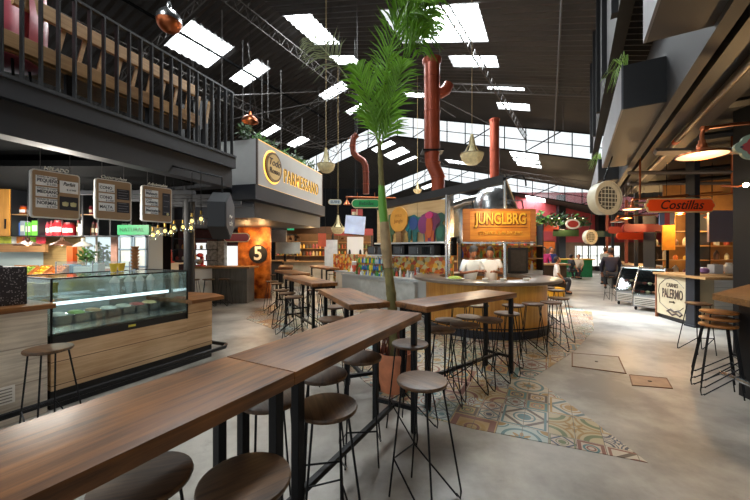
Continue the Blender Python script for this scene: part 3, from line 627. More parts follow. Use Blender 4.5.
# things on the left counter
def on(x, y, z): return ct0+Matrix.Rotation(CRZ, 3, 'Z') @ Vector((x, y, z))
sp = bpy.data.materials.new('speckled cloth'); sp.use_nodes = True; nt = sp.node_tree; vo = nt.nodes.new('ShaderNodeTexVoronoi'); vo.inputs['Scale'].default_value = 60; tc = nt.nodes.new('ShaderNodeTexCoord'); nt.links.new(tc.outputs['Object'], vo.inputs[0])
cr = nt.nodes.new('ShaderNodeValToRGB'); cr.color_ramp.interpolation = 'CONSTANT'; cr.color_ramp.elements[0].color = H('#8d878a'); cr.color_ramp.elements[1].position = .3; cr.color_ramp.elements[1].color = H('#26242a'); nt.links.new(vo.outputs['Distance'], cr.inputs[0]); nt.links.new(cr.outputs[0], nt.nodes['Principled BSDF'].inputs[0])
bx = T('till_box', 'black box speckled with white dots on the left counter', 'till', on(-.14, .1, 1.08), CRZ)
b = MB(); b.box(-.35, .0, 0, .3, 0, .36, bev=.008); b.build('housing', sp, bx); b = MB(); b.box(-.33, -.15, .05, .25, .36, .375); b.build('top_tray', M_blkp, bx)
b = MB(); b.box(-.06, .06, .04, .16, 0, .02); b.tube([(0, .1, .02), (0, .1, .1)], .01, 8)
ct = T('cone_holder', 'stack of waffle cones in a holder on top of the glass case', 'cone holder', on(1.12, .62, 1.318), CRZ)
MB().lathe([(.05,0),(.05,.02),(.045,.03)], n=16).build('holder', M_chrome, ct)
b = MB()
for k in range(7): b.lathe([(.02,.0+k*.045),(.052,.06+k*.045),(.048,.062+k*.045)], n=14)
b.build('waffle_cones', mat('waffle', '#9c6a3c', .7, noise=.4, nscale=40), ct)
for i, (x, y) in enumerate(((.85, .6), (.97, .66))):
    t = T('yellow_cup', 'yellow paper cup on top of the glass case', 'cup', on(x, y, 1.318), 0, 'yellow cups on the glass case')
    MB().lathe([(.03,0),(.045,.1),(.048,.1),(.048,.106),(.0,.106)], n=16).build('cup', mat('yellow paper', '#d9b32e', .5), t, smooth=30)
# ================================================================ left stall back counter, fruit crates
M_steel = mat('light steel', '#c3c8c8', .3, .6)
b = MB(); b.box(-8.6, -4.1, 5.35, 6.0, 0, 1.12); b.box(-8.6, -4.05, 5.3, 6.05, 1.12, 1.15); tag(b.build('back_counter', M_steel), 'long pale steel counter behind the glass display case', 'counter')
M_crate = wood('orange crate wood', '#a85a20', '#d98a3c', .6, 0)
fruits = [('orange', '#e8921c'), ('lime', '#8fae3a'), ('yellow mango', '#efb521'), ('orange papaya', '#e07f1c')]
for i, px in enumerate((16, 29, 43, 59)):
    p = at(px, 277.5, 5.55); p.z = 1.15
    t = T('fruit_crate', 'tilted wooden crate of %ss on the back counter' % fruits[i][0], 'crate', p)
    wd = .19 if i < 3 else .22
    b = MB(); M_ = Matrix.Translation((0, 0, .03)) @ Matrix.Rotation(R(38), 4, 'X')
    b.box(-wd/2, wd/2, -.15, .15, 0, .012, M_); b.box(-wd/2, wd/2, -.15, -.14, 0, .07, M_); b.box(-wd/2, wd/2, .14, .15, 0, .09, M_); b.box(-wd/2, -wd/2+.012, -.15, .15, 0, .09, M_); b.box(wd/2-.012, wd/2, -.15, .15, 0, .09, M_)
    b.build('crate', M_crate, t); b = MB(); b.box(-wd/2, wd/2, .05, .12, 0, .1); b.build('rear_block', M_crate, t)
    fm = mat('fruit '+fruits[i][0], fruits[i][1], .45, noise=.15, nscale=20); f0 = None
    for a in range(4):
        for c_ in range(4):
            q = M_ @ Vector((-wd/2+.036+a*(wd-.07)/3, -.11+c_*.073, .05+.012*((a+c_) % 2)))
            if f0 is None: bb = MB(); bb.ball((0, 0, 0), .033, 10, 1, 1, .92); bb.lathe([(.004,.028),(.003,.036),(0,.036)], n=6); f0 = bb.build('fruit', fm, None, smooth=True); o = f0; f0.name = fruits[i][0].replace(' ', '_')
            else: o = f0.copy(); COL.objects.link(o)
            o.location = p+q; tag(o, '%s lying in its wooden crate on the back counter' % fruits[i][0], 'fruit', '%ss in their crate' % fruits[i][0])
for i, (x, c_) in enumerate(((22, '#d6c230'), (46, '#8a8434'))):
    p = at(x, 293, 4.9); b = MB(); b.box(-.085, .085, -.1, .1, 0, .2, bev=.01); b.box(-.09, .09, -.105, .105, .17, .21, bev=.004); o = b.build('storage_bin', mat('bin '+c_, c_, .5)); p.z = .905
    o.location = p; tag(o, ['bright yellow bin under the fruit crates', 'olive green bin under the fruit crates'][i], 'bin')
b = MB(); b.box(-6.0, -3.75, 4.7, 5.1, 0, .905); tag(b.build('under_counter', M_steel), 'low steel shelf unit behind the left counter', 'shelf unit')
# glass sneeze guard + small appliances on the back counter
t = T('sneeze_guard', 'clear glass guard on the back counter behind the display case', 'glass guard', (-5.0, 5.42, 1.15))
b = MB(); b.box(-.2, 1.0, 0, .006, 0, .26); b.box(-.2, 1.0, 0, .3, .26, .266); b.build('pane', M_glass, t); b = MB(); [b.box(x-.006, x+.006, 0, .012, 0, .26) for x in (-.2, .4, 1.0)]; b.build('clip_post', M_chrome, t)
for i, (px, w_, h, c_, lb) in enumerate(((72, .2, .2, '#6d98b5', 'blue tinted tub'), (86, .3, .17, '#dfe3e4', 'white printed tub'), (108, .16, .07, '#222428', 'black weighing scale'), (98, .12, .22, '#cfd8dc', 'pale grey canister'))):
    p = at(px, 270, 5.7); p.z = 1.15; t = T('counter_'+['tub', 'tub', 'scale', 'canister'][i], lb+' on the back counter of the left stall', lb.split()[-1], p)
    b = MB(); b.box(-w_/2, w_/2, -.08, .08, 0, h, bev=.01); b.build('body', mat('body '+c_, c_, .4), t); b = MB(); b.box(-w_/2+.01, w_/2-.01, -.07, .07, h, h+.015); b.build('lid', M_chrome, t)
# wall of the left stall
WY = 7.2
def wp(px, py, Y=WY): return at(px, py, Y)
def wbox(x0, x1, y0, y1, Y, d, name, m, parent=None, kind=None):      # pixel rectangle standing as a real box at depth Y
    a, c_ = at(x0, y1, Y), at(x1, y0, Y); b = MB(); b.box(a.x, c_.x, Y, Y+d, a.z, c_.z, bev=0); return b.build(name, m, parent)
b = MB(); b.box(-10, -7.53, 7.56, 7.66, 0, 3.05); S('wall_stall', b, mat('pale mint wall', '#c9d9d4', .5))
b = MB(); b.box(-7.53, -6.66, 7.56, 7.66, 0, 3.05); S('wall_stall', b, wood('honey boards', '#9a7a45', '#c9a96e', .6, 0, .8, plank=.1, seam='#6a4d28'))
b = MB(); b.box(-6.66, -5.86, 7.56, 7.66, 0, 1.2); b.box(-6.66, -5.86, 7.56, 7.66, 2.0, 3.05); b.box(-6.0, -5.86, 7.56, 7.66, 1.2, 2.0); S('wall_stall', b, mat('brick pink wall', '#c99a86', .7, noise=.15))
b = MB(); b.box(-6.66, -6.0, 7.6, 7.61, 1.2, 2.0); S('window_5', b, M_glass)
b = MB(); b.box(-6.66, -6.0, 7.54, 7.6, 1.98, 2.03); b.box(-6.66, -6.0, 7.54, 7.6, 1.18, 1.22); b.box(-6.35, -6.33, 7.56, 7.6, 1.2, 2.0); S('trim_5', b, M_white)
def shrub(p, r, n, m, name, lb, cat, ll=.12, group=None, stem=True):
    t = T(name, lb, cat, p, 0, group); b = MB()
    for i in range(n):
        a = random.uniform(0, 6.28); e = random.uniform(-.3, 1.3); q = Vector((math.cos(a)*math.cos(e)*r, math.sin(a)*math.cos(e)*r, math.sin(e)*r+r))*random.uniform(.4, 1)
        d = Vector((random.uniform(-1, 1), random.uniform(-1, 1), random.uniform(-.6, .8))).normalized(); s_ = d.orthogonal().normalized()*ll*.22; k = q+d*ll*.5
        v_ = [b.b.verts.new(x) for x in (q, k+s_, q+d*ll, k-s_)]; b.b.faces.new(v_)
    b.build('foliage', m, t)
    if stem: b = MB(); b.tube([(0, 0, 0), (.02, 0, r), (0, .02, r*1.6)], .012, 5); b.build('stem', M_trunk, t)
    return t
M_green = mat('leaf green', '#4c7a35', .5, noise=.4, nscale=9); M_lime = mat('light leaf green', '#86b04a', .5, noise=.3, nscale=9); M_deep = mat('deep leaf green', '#2f4a26', .55, noise=.4, nscale=7)
shrub(Vector((-7.6, 9.3, 1.0)), .4, 160, M_lime, 'garden_shrub', 'sunlit green shrub outside the stall window', 'shrub', .16)
shrub(Vector((-7.0, 9.2, 0.9)), .3, 90, M_lime, 'garden_shrub', 'smaller green shrub outside the window, left of the other', 'shrub', .14)
# cabinets, shelving, posters
M_ambw = wood('amber cabinet wood', '#b3792c', '#d79b46', .45, 2, .6)
t = T('wall_cabinet', 'amber wooden wall cabinet at the left edge', 'cabinet', wp(-10, 236, 6.9)); b = MB(); b.box(-.5, .43, 0, .35, 0, 1.0); b.build('body', M_ambw, t); b = MB(); b.box(-.02, .42, -.02, 0, .02, .98); b.build('door', M_ambw, t); b = MB(); b.box(.34, .36, -.04, -.02, .15, .35); b.build('handle', M_blk, t)
t = T('wall_shelf', 'black framed wall shelving above the left stall counter', 'shelving', (0, 6.9, 0))
xa, xb = at(11, 0, 6.9).x, at(131, 0, 6.9).x; za, zb_, zc = at(0, 235.5, 6.9).z, at(0, 214, 6.9).z, at(0, 188, 6.9).z
for z in (za, zb_, zc): b = MB(); b.box(xa, xb, 0, .32, z-.02, z); b.build('shelf_board', M_bench if z == zb_ else M_blkp, t)
for px in (11, 38, 82, 98, 110, 131): x = at(px, 0, 6.9).x; b = MB(); b.box(x-.012, x+.012, 0, .32, za-.02, zc); b.build('upright', M_blkp, t)
b = MB(); b.box(xa, xb, .32, .34, za, zc); b.build('back_panel', M_dark, t)
SH = [(12, 16, '#3f63a8', 'blue tin'), (17, 21.5, '#8794a0', 'grey tin'), (22, 28, '#5fb23a', 'green patterned packet'), (28.5, 35, '#66b83e', 'lime patterned packet'), (38.5, 44, '#cf3b4a', 'red jar'), (44.5, 47.5, '#b52d33', 'slim red bottle'), (48.5, 57.5, '#a3242b', 'wide crimson jar'), (58.5, 69.5, '#9c1f28', 'widest crimson jar'), (72, 74.5, '#5c4a3a', 'brown jar'), (76, 77.5, '#e4e1d8', 'white slim packet'), (78.5, 80.5, '#d9d6cc', 'off white slim packet'), (83, 86, '#c06a4a', 'orange brown jar'), (87, 90, '#6a5648', 'dark spice jar'), (91, 95, '#7a4038', 'maroon spice jar'), (99, 109, '#3d4a40', 'dark green chalk plaque'), (111.5, 119, '#37423c', 'black green plaque'), (120, 130, '#4b5148', 'grey green plaque')]
def shelfitem(a, c_, zt, z0, col, lb, Y=6.98, place='lower shelf'):
    x0, x1 = at(a, 0, Y).x, at(c_, 0, Y).x; w_ = x1-x0; h = zt-z0; nm = 'jar' if 'jar' in lb or 'bottle' in lb else ('plaque' if 'plaque' in lb else ('tin' if 'tin' in lb else 'packet'))
    t = T(nm, lb+' on the %s of the left stall' % place, nm, ((x0+x1)/2, Y+.12, z0))
    if nm == 'jar':
        r = w_/2; MB().lathe([(r*.9,0),(r,.02),(r,h*.72),(r*.75,h*.85)], n=16).build('body', mat('glaze '+col, col, .25, coat=.3), t, smooth=40)
        MB().lathe([(r*.78,h*.85),(r*.78,h*.98),(0,h)], n=16).build('lid', mat('dark red lid', '#6b1c20', .4), t, smooth=40)
        MB().lathe([(r*1.01,h*.25),(r*1.01,h*.55)], n=16, cap=False, a0=200, a1=340).build('paper_label', M_white if w_ > .1 else M_cream, t)
    else:
        b = MB(); b.box(-w_/2, w_/2, -.06 if nm != 'plaque' else .1, .06 if nm != 'plaque' else .12, 0, h, bev=.004); b.build('body', mat('pack '+col, col, .5, noise=.3 if 'pattern' in lb else .08, nscale=60), t)
        b = MB(); b.box(-w_*.38, w_*.38, -.064 if nm != 'plaque' else .095, -.06 if nm != 'plaque' else .1, h*.3, h*.7); b.build('printed_band', mat('pale band', '#cfd6c2', .5) if nm != 'plaque' else M_chalk, t)
for (a, c_, col, lb) in SH: shelfitem(a, c_, za+random.uniform(.25, .34), za, col, lb)
for i, (a, c_, col, lb) in enumerate([(14.5, 20.5, '#c0571c', 'orange preserve jar'), (22, 28, '#a6491a', 'rust preserve jar'), (83.5, 88, '#7a2430', 'plum coloured jar'), (89, 94, '#5e1f2a', 'dark plum coloured jar'), (29.5, 35, '#8a3c18', 'brown preserve jar')]):
    shelfitem(a, c_, zb_+.2, zb_, col, lb, place='upper shelf'); 
for i, (a, c_, col) in enumerate(((-6, 11, '#c8cf3a'), (11.5, 16, '#e8e6dc'), (16.5, 22, '#e2882e'), (22.5, 27, '#e46a5a'), (28, 35, '#8fd02a'), (36, 45, '#d23a48'))):
    p = wp(a, 243.5); q = wp(c_, 236); b = MB(); b.box(p.x, q.x, WY, WY+.02, p.z, q.z); o = b.build('picture_panel', mat('print '+col, col, .5, noise=.25, nscale=12)); tag(o, ['yellow green', 'white', 'orange', 'coral pink', 'lime green', 'crimson'][i]+' printed fruit picture panel under the wall shelving', 'picture panel')
b = MB(); p = wp(-20, 252, WY+.05); q = wp(45, 244, WY+.05); b.box(p.x, q.x, WY+.05, WY+.12, p.z, q.z); tag(b.build('wooden_board', wood('warm board', '#94653a', '#b98a58', .6)), 'brown wooden board on the wall below the fruit pictures', 'board')
def dome_lamp(p, lb, r=.16, m=M_blkp, zc=1.0, light=0, group=None):
    t = T('dome_pendant', lb, 'pendant lamp', p, 0, group)
    MB().lathe([(r,-.03),(r*.96,-.01),(r*.45,.04),(r*.2,.07),(r*.18,.12),(0,.12)], n=24, cap=False).build('lamp_shade', m, t, smooth=True)
    b = MB(); b.ball((0, 0, -.0), r*.2, 8); b.build('bulb', mat('warm bulb', '#ffd9a0', .3, emit=6), t, smooth=True); cable(0, zc).build('cord', M_blk, t)
    if light: point(Vector(p)+Vector((0, 0, -.08)), light)
M_brz = mat('bronze enamel', '#5c3c2a', .4, .4)
dome_lamp(at(27.5, 244, 6.1), 'dark bronze dome lamp over the back counter, left of three', .19, M_brz, 1.16)
dome_lamp(at(62, 244, 6.1), 'bronze dome lamp over the back counter, middle of three', .17, M_brz, 1.16)
dome_lamp(at(83, 245, 6.1), 'pale grey dome lamp over the back counter, right of three', .15, mat('grey enamel', '#8f8f88', .4), 1.1)
t = T('orange_carton', 'bright orange carton standing by the wooden stall wall', 'carton', Vector((-6.05, 6.6, 1.15))); 
b = MB(); b.box(-.06, .06, 0, .1, 0, .52, bev=.004); b.build('body', mat('orange card', '#ea5f1c', .5), t); b = MB(); b.box(-.04, .04, -.004, 0, .05, .16); b.build('printed_band', M_white, t)
shrub(Vector((-5.85, 6.75, 1.3)), .17, 90, M_green, 'trailing_plant', 'tall narrow green plant beside the orange carton', 'plant', .1)
b = MB(); b.box(-8.4, -5.3, 6.5, 7.0, 0, 1.12); b.box(-8.4, -5.25, 6.45, 7.05, 1.12, 1.15); tag(b.build('wall_counter', M_steel), 'steel counter against the left stall wall', 'counter')
# drinks fridge with the green header
p = at(118, 272, 6.75); q = at(147, 225, 6.75); fr = T('drinks_fridge', 'white glass-door drinks cabinet with a green header', 'fridge', (p.x, 6.75, 0)); fw = q.x-p.x
b = MB(); b.box(0, fw, .05, .5, 0, q.z-.02); b.build('cabinet', mat('pale blue grey', '#c7d3da', .4), fr); b = MB(); b.box(0, fw+.05, -.02, .05, q.z-.2, q.z); b.build('header', mat('leaf green sign', '#1f9a5a', .45), fr); text('NATURAL', .11, mat('dark green ink', '#135c38', .5), fr, (fw/2, -.025, q.z-.1), ext=.002)
for i in range(2):
    b = MB(); x0 = i*fw/2; b.box(x0+.01, x0+.04, -.01, .05, .3, q.z-.22); b.box(x0+fw/2-.04, x0+fw/2-.01, -.01, .05, .3, q.z-.22)
    for z in (.3, .95, 1.25, 1.6, q.z-.25): b.box(x0+.01, x0+fw/2-.01, -.01, .05, z, z+.03)
    b.build('door_frame', mat('blue grey frame', '#8fa6b5', .4), fr)
    b = MB(); b.box(x0+.04, x0+fw/2-.04, .02, .03, .33, q.z-.25); b.build('door_panel', mat('lit pale panel', '#e8ebe4', .4, noise=.08, nscale=15), fr)
b = MB(); p = at(147, 272, 7.4); q = at(160, 225, 7.4); b.box(p.x, q.x, 7.4, 7.8, 0, 2.75); S('wall_stall', b, M_dark)
for (x, y, z, e) in ((-5.3, 5.6, 2.2, 55), (-6.6, 6.3, 2.1, 60), (-4.4, 4.6, 2.3, 28)): point((x, y, z), e, (1, .93, .82), .12)
b = MB(); b.box(-12, -3.2, 6.5, 9.2, 2.86, 2.95); b.box(-12, -3.5, 5.0, 6.5, 2.86, 2.95); S('ceiling', b, M_dark)
# ================================================================ PARMESSANO kiosk sign
A_, B_ = Vector((-2.65, 7.4, 3.07)), Vector((-1.75, 11.0, 3.07)); PRZ = heading(A_, B_); PW = ((B_-A_).to_2d()).length
ps = T('shop_sign', 'large grey sign box with glowing gold letters and a round logo', 'sign', A_, PRZ)
M_sg = mat('sign grey', '#a9a8a5', .5, noise=.04, nscale=2); M_gold = mat('lit gold letter', '#a87f36', .35, .4); M_glow = mat('gold halo', '#ffce5a', .5, emit=1.0, emitcol='#ffca60'); M_brn = mat('dark brown edge', '#3b2c26', .5)
b = MB(); b.box(0, PW, 0, .9, 0, 1.0); b.build('box_body', mat('sign side grey', '#a6a7a5', .55, noise=.06, nscale=3), ps)
for x in (0, PW-.05): b = MB(); b.box(x, x+.05, -.03, 0, -.02, 1.02); b.build('side_trim', M_brn, ps)
b = MB(); b.box(.06, PW-.04, -.025, 0, -.02, .0); b.box(.06, PW-.04, -.025, 0, 1.0, 1.02); b.build('edge_light', mat('edge gold light', '#e0b060', .5, emit=.7), ps)
b = MB(); b.box(.06, PW-.04, -.02, 0, 0, 1.0); b.build('face', M_sg, ps)
lc = Vector((.66, 0, .52))
def disc(mb, c, r, y0, y1, n=40): mb.prism([(c.x+r*math.cos(2*math.pi*i/n), y0, c.z+r*math.sin(2*math.pi*i/n)) for i in range(n)], (0, y1-y0, 0)); return mb
disc(MB(), lc, .40, -.03, -.02).build('logo_halo', M_glow, ps); disc(MB(), lc, .355, -.07, -.03).build('logo_rim', mat('bronze', '#6b5134', .35, .6), ps); disc(MB(), lc, .30, -.075, -.07).build('logo_disc', mat('brass disc', '#b99a5e', .35, .5), ps)
text('Todo', .24, M_brn, ps, (.66, -.08, .62), shear=.3, ext=.003, bold=.002); text('Rosso', .19, M_brn, ps, (.66, -.08, .42), shear=.2, ext=.003, bold=.002)
text('PARMESSANO', .5, M_glow, ps, (1.17, -.024, .42), align='LEFT', ext=.003, sx=.63, bold=.004, spc=1.14); text('PARMESSANO', .5, M_brn, ps, (1.17, -.036, .425), align='LEFT', ext=.006, sx=.63, bold=-.003, spc=1.14); text('PARMESSANO', .5, M_gold, ps, (1.17, -.046, .43), align='LEFT', ext=.004, sx=.63, bold=-.006, spc=1.14)
for i in range(7):
    p = A_+(B_-A_)*(.02+.15*i)+Vector((.15*0, 0, 1.0)); q = Vector((-math.sin(PRZ), math.cos(PRZ), 0))*.3
    shrub(p+q, random.uniform(.14, .2), 70, M_green if i % 2 else M_deep, 'trailing_plant', 'leafy green plant growing on top of the gold-lettered sign box', 'plant', .14, 'plants on top of the gold-lettered sign', stem=False)
cp = T('kiosk_canopy', 'charcoal stepped canopy under the gold-lettered sign box', 'canopy', (0, 0, 0))
def off(p, a, d): return Vector((p.x+math.cos(PRZ)*a-math.sin(PRZ)*d, p.y+math.sin(PRZ)*a+math.cos(PRZ)*d, 0))
q = [off(A_, -.1, -.06), off(A_, PW+.1, -.06), off(A_, PW+.1, 5), off(A_, -.1, 5)]
b = MB(); b.prism([(p.x, p.y, 2.72) for p in q], (0, 0, .33)); b.build('upper_step', M_char, cp)
q2 = [off(A_, .25, .2), off(A_, PW+.3, .2), off(A_, PW+.3, 5), off(A_, .25, 5)]
b = MB(); b.prism([(p.x, p.y, 2.35) for p in q2], (0, 0, .37)); b.build('lower_step', mat('blue charcoal', '#23262f', .5), cp)
for k in range(5):
    o_ = off(A_, -.25-.42*k, .8); b = MB(); b.box(-.9, 1.2, -.03, .03, 2.55, 2.62); o = b.build('ceiling_slat', mat('mid grey slat', '#2c2e33', .5), cp); o.location = (o_.x-.4, o_.y, 0)
# dark ceiling over the left stalls
b = MB(); b.box(-12, -3.4, 9.2, 15, 2.9, 3.0); b.box(-16, -2.6, 12, 15, 2.75, 2.85); S('ceiling', b, M_dark)
for i, (a, c_) in enumerate((((-6.5, 7.3, 2.75), (-3.2, 8.0, 2.75)), ((-6.5, 7.9, 2.7), (-3.1, 8.6, 2.7)), ((-6.5, 8.5, 2.78), (-3.0, 9.2, 2.78)), ((-5.6, 6.6, 2.72), (-3.2, 7.2, 2.72)))):
    b = MB(); b.tube([a, c_], .035, 8); tag(b.build('ceiling_pipe', mat('grey conduit', '#85827d', .5, .3), smooth=True), 'grey conduit running under the dark ceiling by the round column', 'pipe', 'conduits under the left ceiling')
# round column, black hexagonal hanging sign
b = MB(); b.lathe([(.1,0),(.1,3.05)], n=20, cap=True); b.lathe([(.15,0),(.15,.02),(.1,.03)], n=20); o = b.build('column', M_blkp, None, smooth=40); o.location = (-3.68, 6.6, 0); tag(o, 'black round steel column behind the left counter', 'column')
t = T('hexagon_sign', 'black hexagonal box sign hanging under the balcony end', 'sign', at(230, 216, 5.4), R(100))
hx = [(.36*math.sin(R(60*i))*.92, 0, .38*math.cos(R(60*i))) for i in range(6)]
b = MB(); b.prism(hx, (0, .26, 0)); b.build('box_body', M_blkp, t); b = MB(); b.prism([(x*.93, -.01, z*.93) for x, y, z in hx], (0, .012, 0)); b.build('face', mat('slate face', '#3d4047', .5, noise=.2, nscale=10), t)
text('~', .3, M_off, t, (0, -.014, .0), ext=.002, bold=.002); text('cafe', .13, M_off, t, (0, -.014, -.12), ext=.002, shear=.3)
b = MB(); b.tube([(0, .12, .33), (0, .12, .62), (0, .9, .78)], .015, 6); b.build('hanger', M_blk, t)
# glass bulb pendants
M_bulb = mat('glowing bulb', '#ffe2a0', .3, emit=1.6, emitcol='#ffcf70')
for i, (px, py, Y) in enumerate(((153,235,5.6),(158,232,6.4),(165,231,5.8),(171,232,6.3),(174,228,5.9),(183,227,6.2),(192,221,5.5),(201,219,5.3),(191,228,6.1))):
    t = T('glass_pendant', 'clear glass bulb pendant hanging near the round column', 'pendant lamp', at(px, py, Y), 0, 'glass bulb pendants near the round column')
    MB().lathe([(.018,.07),(.03,.03),(.05,-.03),(.045,-.07),(.03,-.085)], n=14, cap=False).build('glass_shade', M_glass, t, smooth=True)
    b = MB(); b.ball((0, 0, .0), .026, 8, 1, 1, 1.3); b.build('bulb', M_bulb, t, smooth=True); MB().lathe([(.016,.07),(.016,.13),(0,.13)], n=10).build('socket', mat('brass', '#a98a3c', .35, .8), t); cable(0, 2.87-at(px, py, Y).z).build('cord', M_blk, t)
# mid-left counters and numeral wall
NY = 11.0
b = MB(); a, c_ = at(238, 298, NY), at(270, 229, NY); b.box(a.x, c_.x, NY, NY+.15, 0, 2.42)
cm = bpy.data.materials.new('orange copper wall'); cm.use_nodes = True; nt = cm.node_tree; vo = nt.nodes.new('ShaderNodeTexNoise'); vo.inputs['Scale'].default_value = 4; vo.inputs['Detail'].default_value = 8; tc = nt.nodes.new('ShaderNodeTexCoord'); nt.links.new(tc.outputs['Object'], vo.inputs[0])
cr = nt.nodes.new('ShaderNodeValToRGB'); e = cr.color_ramp.elements; e[0].position = .35; e[0].color = H('#7c3208'); e[1].position = .68; e[1].color = H('#f0913a'); nt.links.new(vo.outputs[0], cr.inputs[0]); nt.links.new(cr.outputs[0], nt.nodes['Principled BSDF'].inputs[0]); nt.nodes['Principled BSDF'].inputs['Roughness'].default_value = .35; nt.nodes['Principled BSDF'].inputs['Metallic'].default_value = .3
S('wall_copper', b, cm)
t = T('numeral_disc', 'round black disc with a white numeral 5 on the copper wall', 'sign', at(258, 254, NY-.03)); disc(MB(), Vector((0, 0, 0)), .3, 0, .03).build('disc', M_blkp, t); text('5', .62, M_white, t, (0, -.01, -.0), ext=.004, sx=.95, bold=.012)
for xx in (246, 262): point(at(xx, 240, 10.4), 16, (1, .6, .25))
mc = T('bar_counter', 'grey timber stall counter with wooden top left of the copper wall', 'counter', (0, 0, 0))
a, c_ = at(212, 303, 10.0), at(247, 268, 10.0); b = MB(); b.box(a.x, c_.x, 10.0, 10.6, 0, 1.05); b.build('body', wood('grey boards', '#4a4640', '#6a655c', .6, 2, .7, plank=.15, seam='#2c2a27'), mc)
a2 = at(194, 303, 10.0); b = MB(); b.box(a2.x, a.x, 10.0, 10.6, 0, 1.05); b.build('white_end', M_white, mc)
b = MB(); b.box(a2.x-.2, c_.x+.12, 9.85, 10.7, 1.05, 1.1); b.build('worktop', M_bench, mc)
b = MB(); b.box(-7.4, -5.6, 9.0, 9.5, 0, 1.2); b.box(-7.4, -5.5, 8.95, 9.6, 1.2, 1.24); tag(b.build('prep_counter', M_white), 'white prep counter in the dark red kitchen stall', 'counter')
b = MB(); b.box(-8.2, -4.3, 12.4, 12.5, 0, 2.9); S('wall_stall', b, mat('dark red stall wall', '#4a2320', .7, noise=.3))
for i, (x0, x1, y0, y1) in enumerate(((196, 206, 243, 268), (225, 237, 246, 267))):
    a, c_ = at(x0, y1, 12.3), at(x1, y0, 12.3); b = MB(); b.box(a.x, c_.x, 12.3, 12.36, a.z, c_.z); o = b.build('light_panel', mat('lit white panel', '#f2f3f0', .5, emit=.7)); tag(o, ['bright backlit white panel just right of the round column', 'bright backlit white panel beside the copper wall'][i], 'light panel')  # windows; the pane itself glows in place of daylight
a, c_ = at(207, 272, 12.0), at(224, 241, 12.0); b = MB(); b.box(a.x, c_.x, 12.0, 12.25, 0, c_.z); tag(b.build('printed_pillar', mat('etched print', '#9b9894', .6, noise=.55, nscale=9)), 'grey pillar covered with an engraved print', 'pillar')
def mixer(p, lb, col='#b01c22'):
    t = T('stand_mixer', lb, 'mixer', p); m = mat('enamel '+col, col, .3, coat=.4)
    b = MB(); b.box(-.1, .1, -.15, .15, 0, .05, bev=.02); b.box(-.05, .05, .05, .13, .05, .3, bev=.02); b.build('stand', m, t, smooth=40); b = MB(); b.ball((0, -.02, .34), .08, 12, .9, 2.1, .85); b.build('motor_head', m, t, smooth=True); MB().lathe([(.04,.06),(.09,.12),(.1,.22),(.095,.22)], (0, -.08, 0), 16).build('bowl', M_chrome, t, smooth=True)
mixer(Vector((-5.75, 9.25, 1.24)), 'red stand mixer on the white prep counter'); mixer(Vector((-5.35, 10.2, 1.1)), 'red stand mixer on the wooden topped counter')
for i, (px, py, Y, w_, h, col) in enumerate(((168,256,9.3,.12,.25,'#3a2b28'),(173,250,12.2,.5,.5,'#6b1f22'),(164,240,12.2,.3,.3,'#2c2a2a'),(205,262,10.2,.2,.18,'#c9c5ba'),(178,238,12.2,.25,.12,'#3fae5a'))):
    pass
t = T('shelf_rack', 'dark rack of crockery in the red kitchen stall', 'rack', (-7.3, 12.0, 0))
for z in (1.2, 1.6, 2.0): b = MB(); b.box(0, 1.6, 0, .3, z, z+.03); b.build('shelf_board', M_blkp, t)
for x in (0, 1.6): b = MB(); b.box(x, x+.03, 0, .3, 0, 2.4); b.build('upright', M_blkp, t)
for k in range(14):
    c_ = ['#8a2a22', '#c9c2b0', '#3b3a38', '#b5762c', '#5e6a4a'][k % 5]; r = random.uniform(.04, .06); h = random.uniform(.12, .25); b = MB(); b.lathe([(r*.8,0),(r,h*.3),(r,h*.7),(r*.5,h),(0,h)], n=12); o = b.build('kitchen_pot', mat('pot '+c_, c_, .4), None, smooth=True); o.location = (-7.2+.22*(k % 7), 12.12, 1.23+.4*(k//7)); tag(o, 'small kitchen pot on the rack of the red stall', 'pot', 'pots on the red stall rack')
# red sign plate, small sign plates
def pill_sign(p, w_, h, m, lb, txt=None, tm=None, rz=0, edge=None, tsize=None, name='hanging_sign', shear=0, lobes=0, hang=None):
    t = T(name, lb, 'sign', p, rz)
    def outline(w_, h):
        if not lobes: return rrect(w_, h, h*.49, 8)
        P = []; r = h*.25                                          # three-lobed ends
        for sx in (1, -1):
            L_ = [(w_/2-h*.30, h/2-.0, ), ]
            for (cx, cz, rad, a0, a1) in ((w_/2-h*.36, h*.27, h*.23, 90, -25), (w_/2-h*.2, 0, h*.22, 62, -62), (w_/2-h*.36, -h*.27, h*.23, 25, -90)):
                for i in range(7): a = R(a0+(a1-a0)*i/6); P.append((sx*(cx+rad*math.cos(a)), 0, (cz+rad*math.sin(a))*sx))
        return P
    b = MB(); b.prism([Vector(q) for q in outline(w_, h)], (0, .03, 0)); b.build('border', edge or M_cream, t)
    b = MB(); b.prism([Vector(q)+Vector((0, -.008, 0)) for q in outline(w_-.05*h/.3, h*.82)], (0, .01, 0)); b.build('face', m, t)
    if txt: text(txt, tsize or h*.6, tm or M_ink, t, (0, -.012, 0), ext=.002, shear=shear, bold=.002)
    if hang:
        for x in (-w_*.3, w_*.3): b = MB(); b.tube([(x, .015, h/2), (x, .015, hang)], .006 if hang < 1.55 else .003, 5); b.build('hanger', M_copper if hang < 1 else M_blk, t)
    return t
M_grn = mat('green enamel', '#1f9a50', .4); M_red = mat('orange red enamel', '#dd4a1d', .4); M_mar = mat('maroon enamel', '#9a2a28', .45)
pill_sign(at(236.5, 237.5, 9.5), .75, .26, mat('dull red plate', '#b03a3a', .5), 'small dull red rounded sign left of the copper wall', hang=.5)
pill_sign(at(366, 203.5, 7.6), .66, .2, M_grn, 'green rounded hanging sign left of the palm trunk', 'Bebidas', mat('dark green ink', '#135c38', .5), tsize=.11, shear=.2, hang=.25)
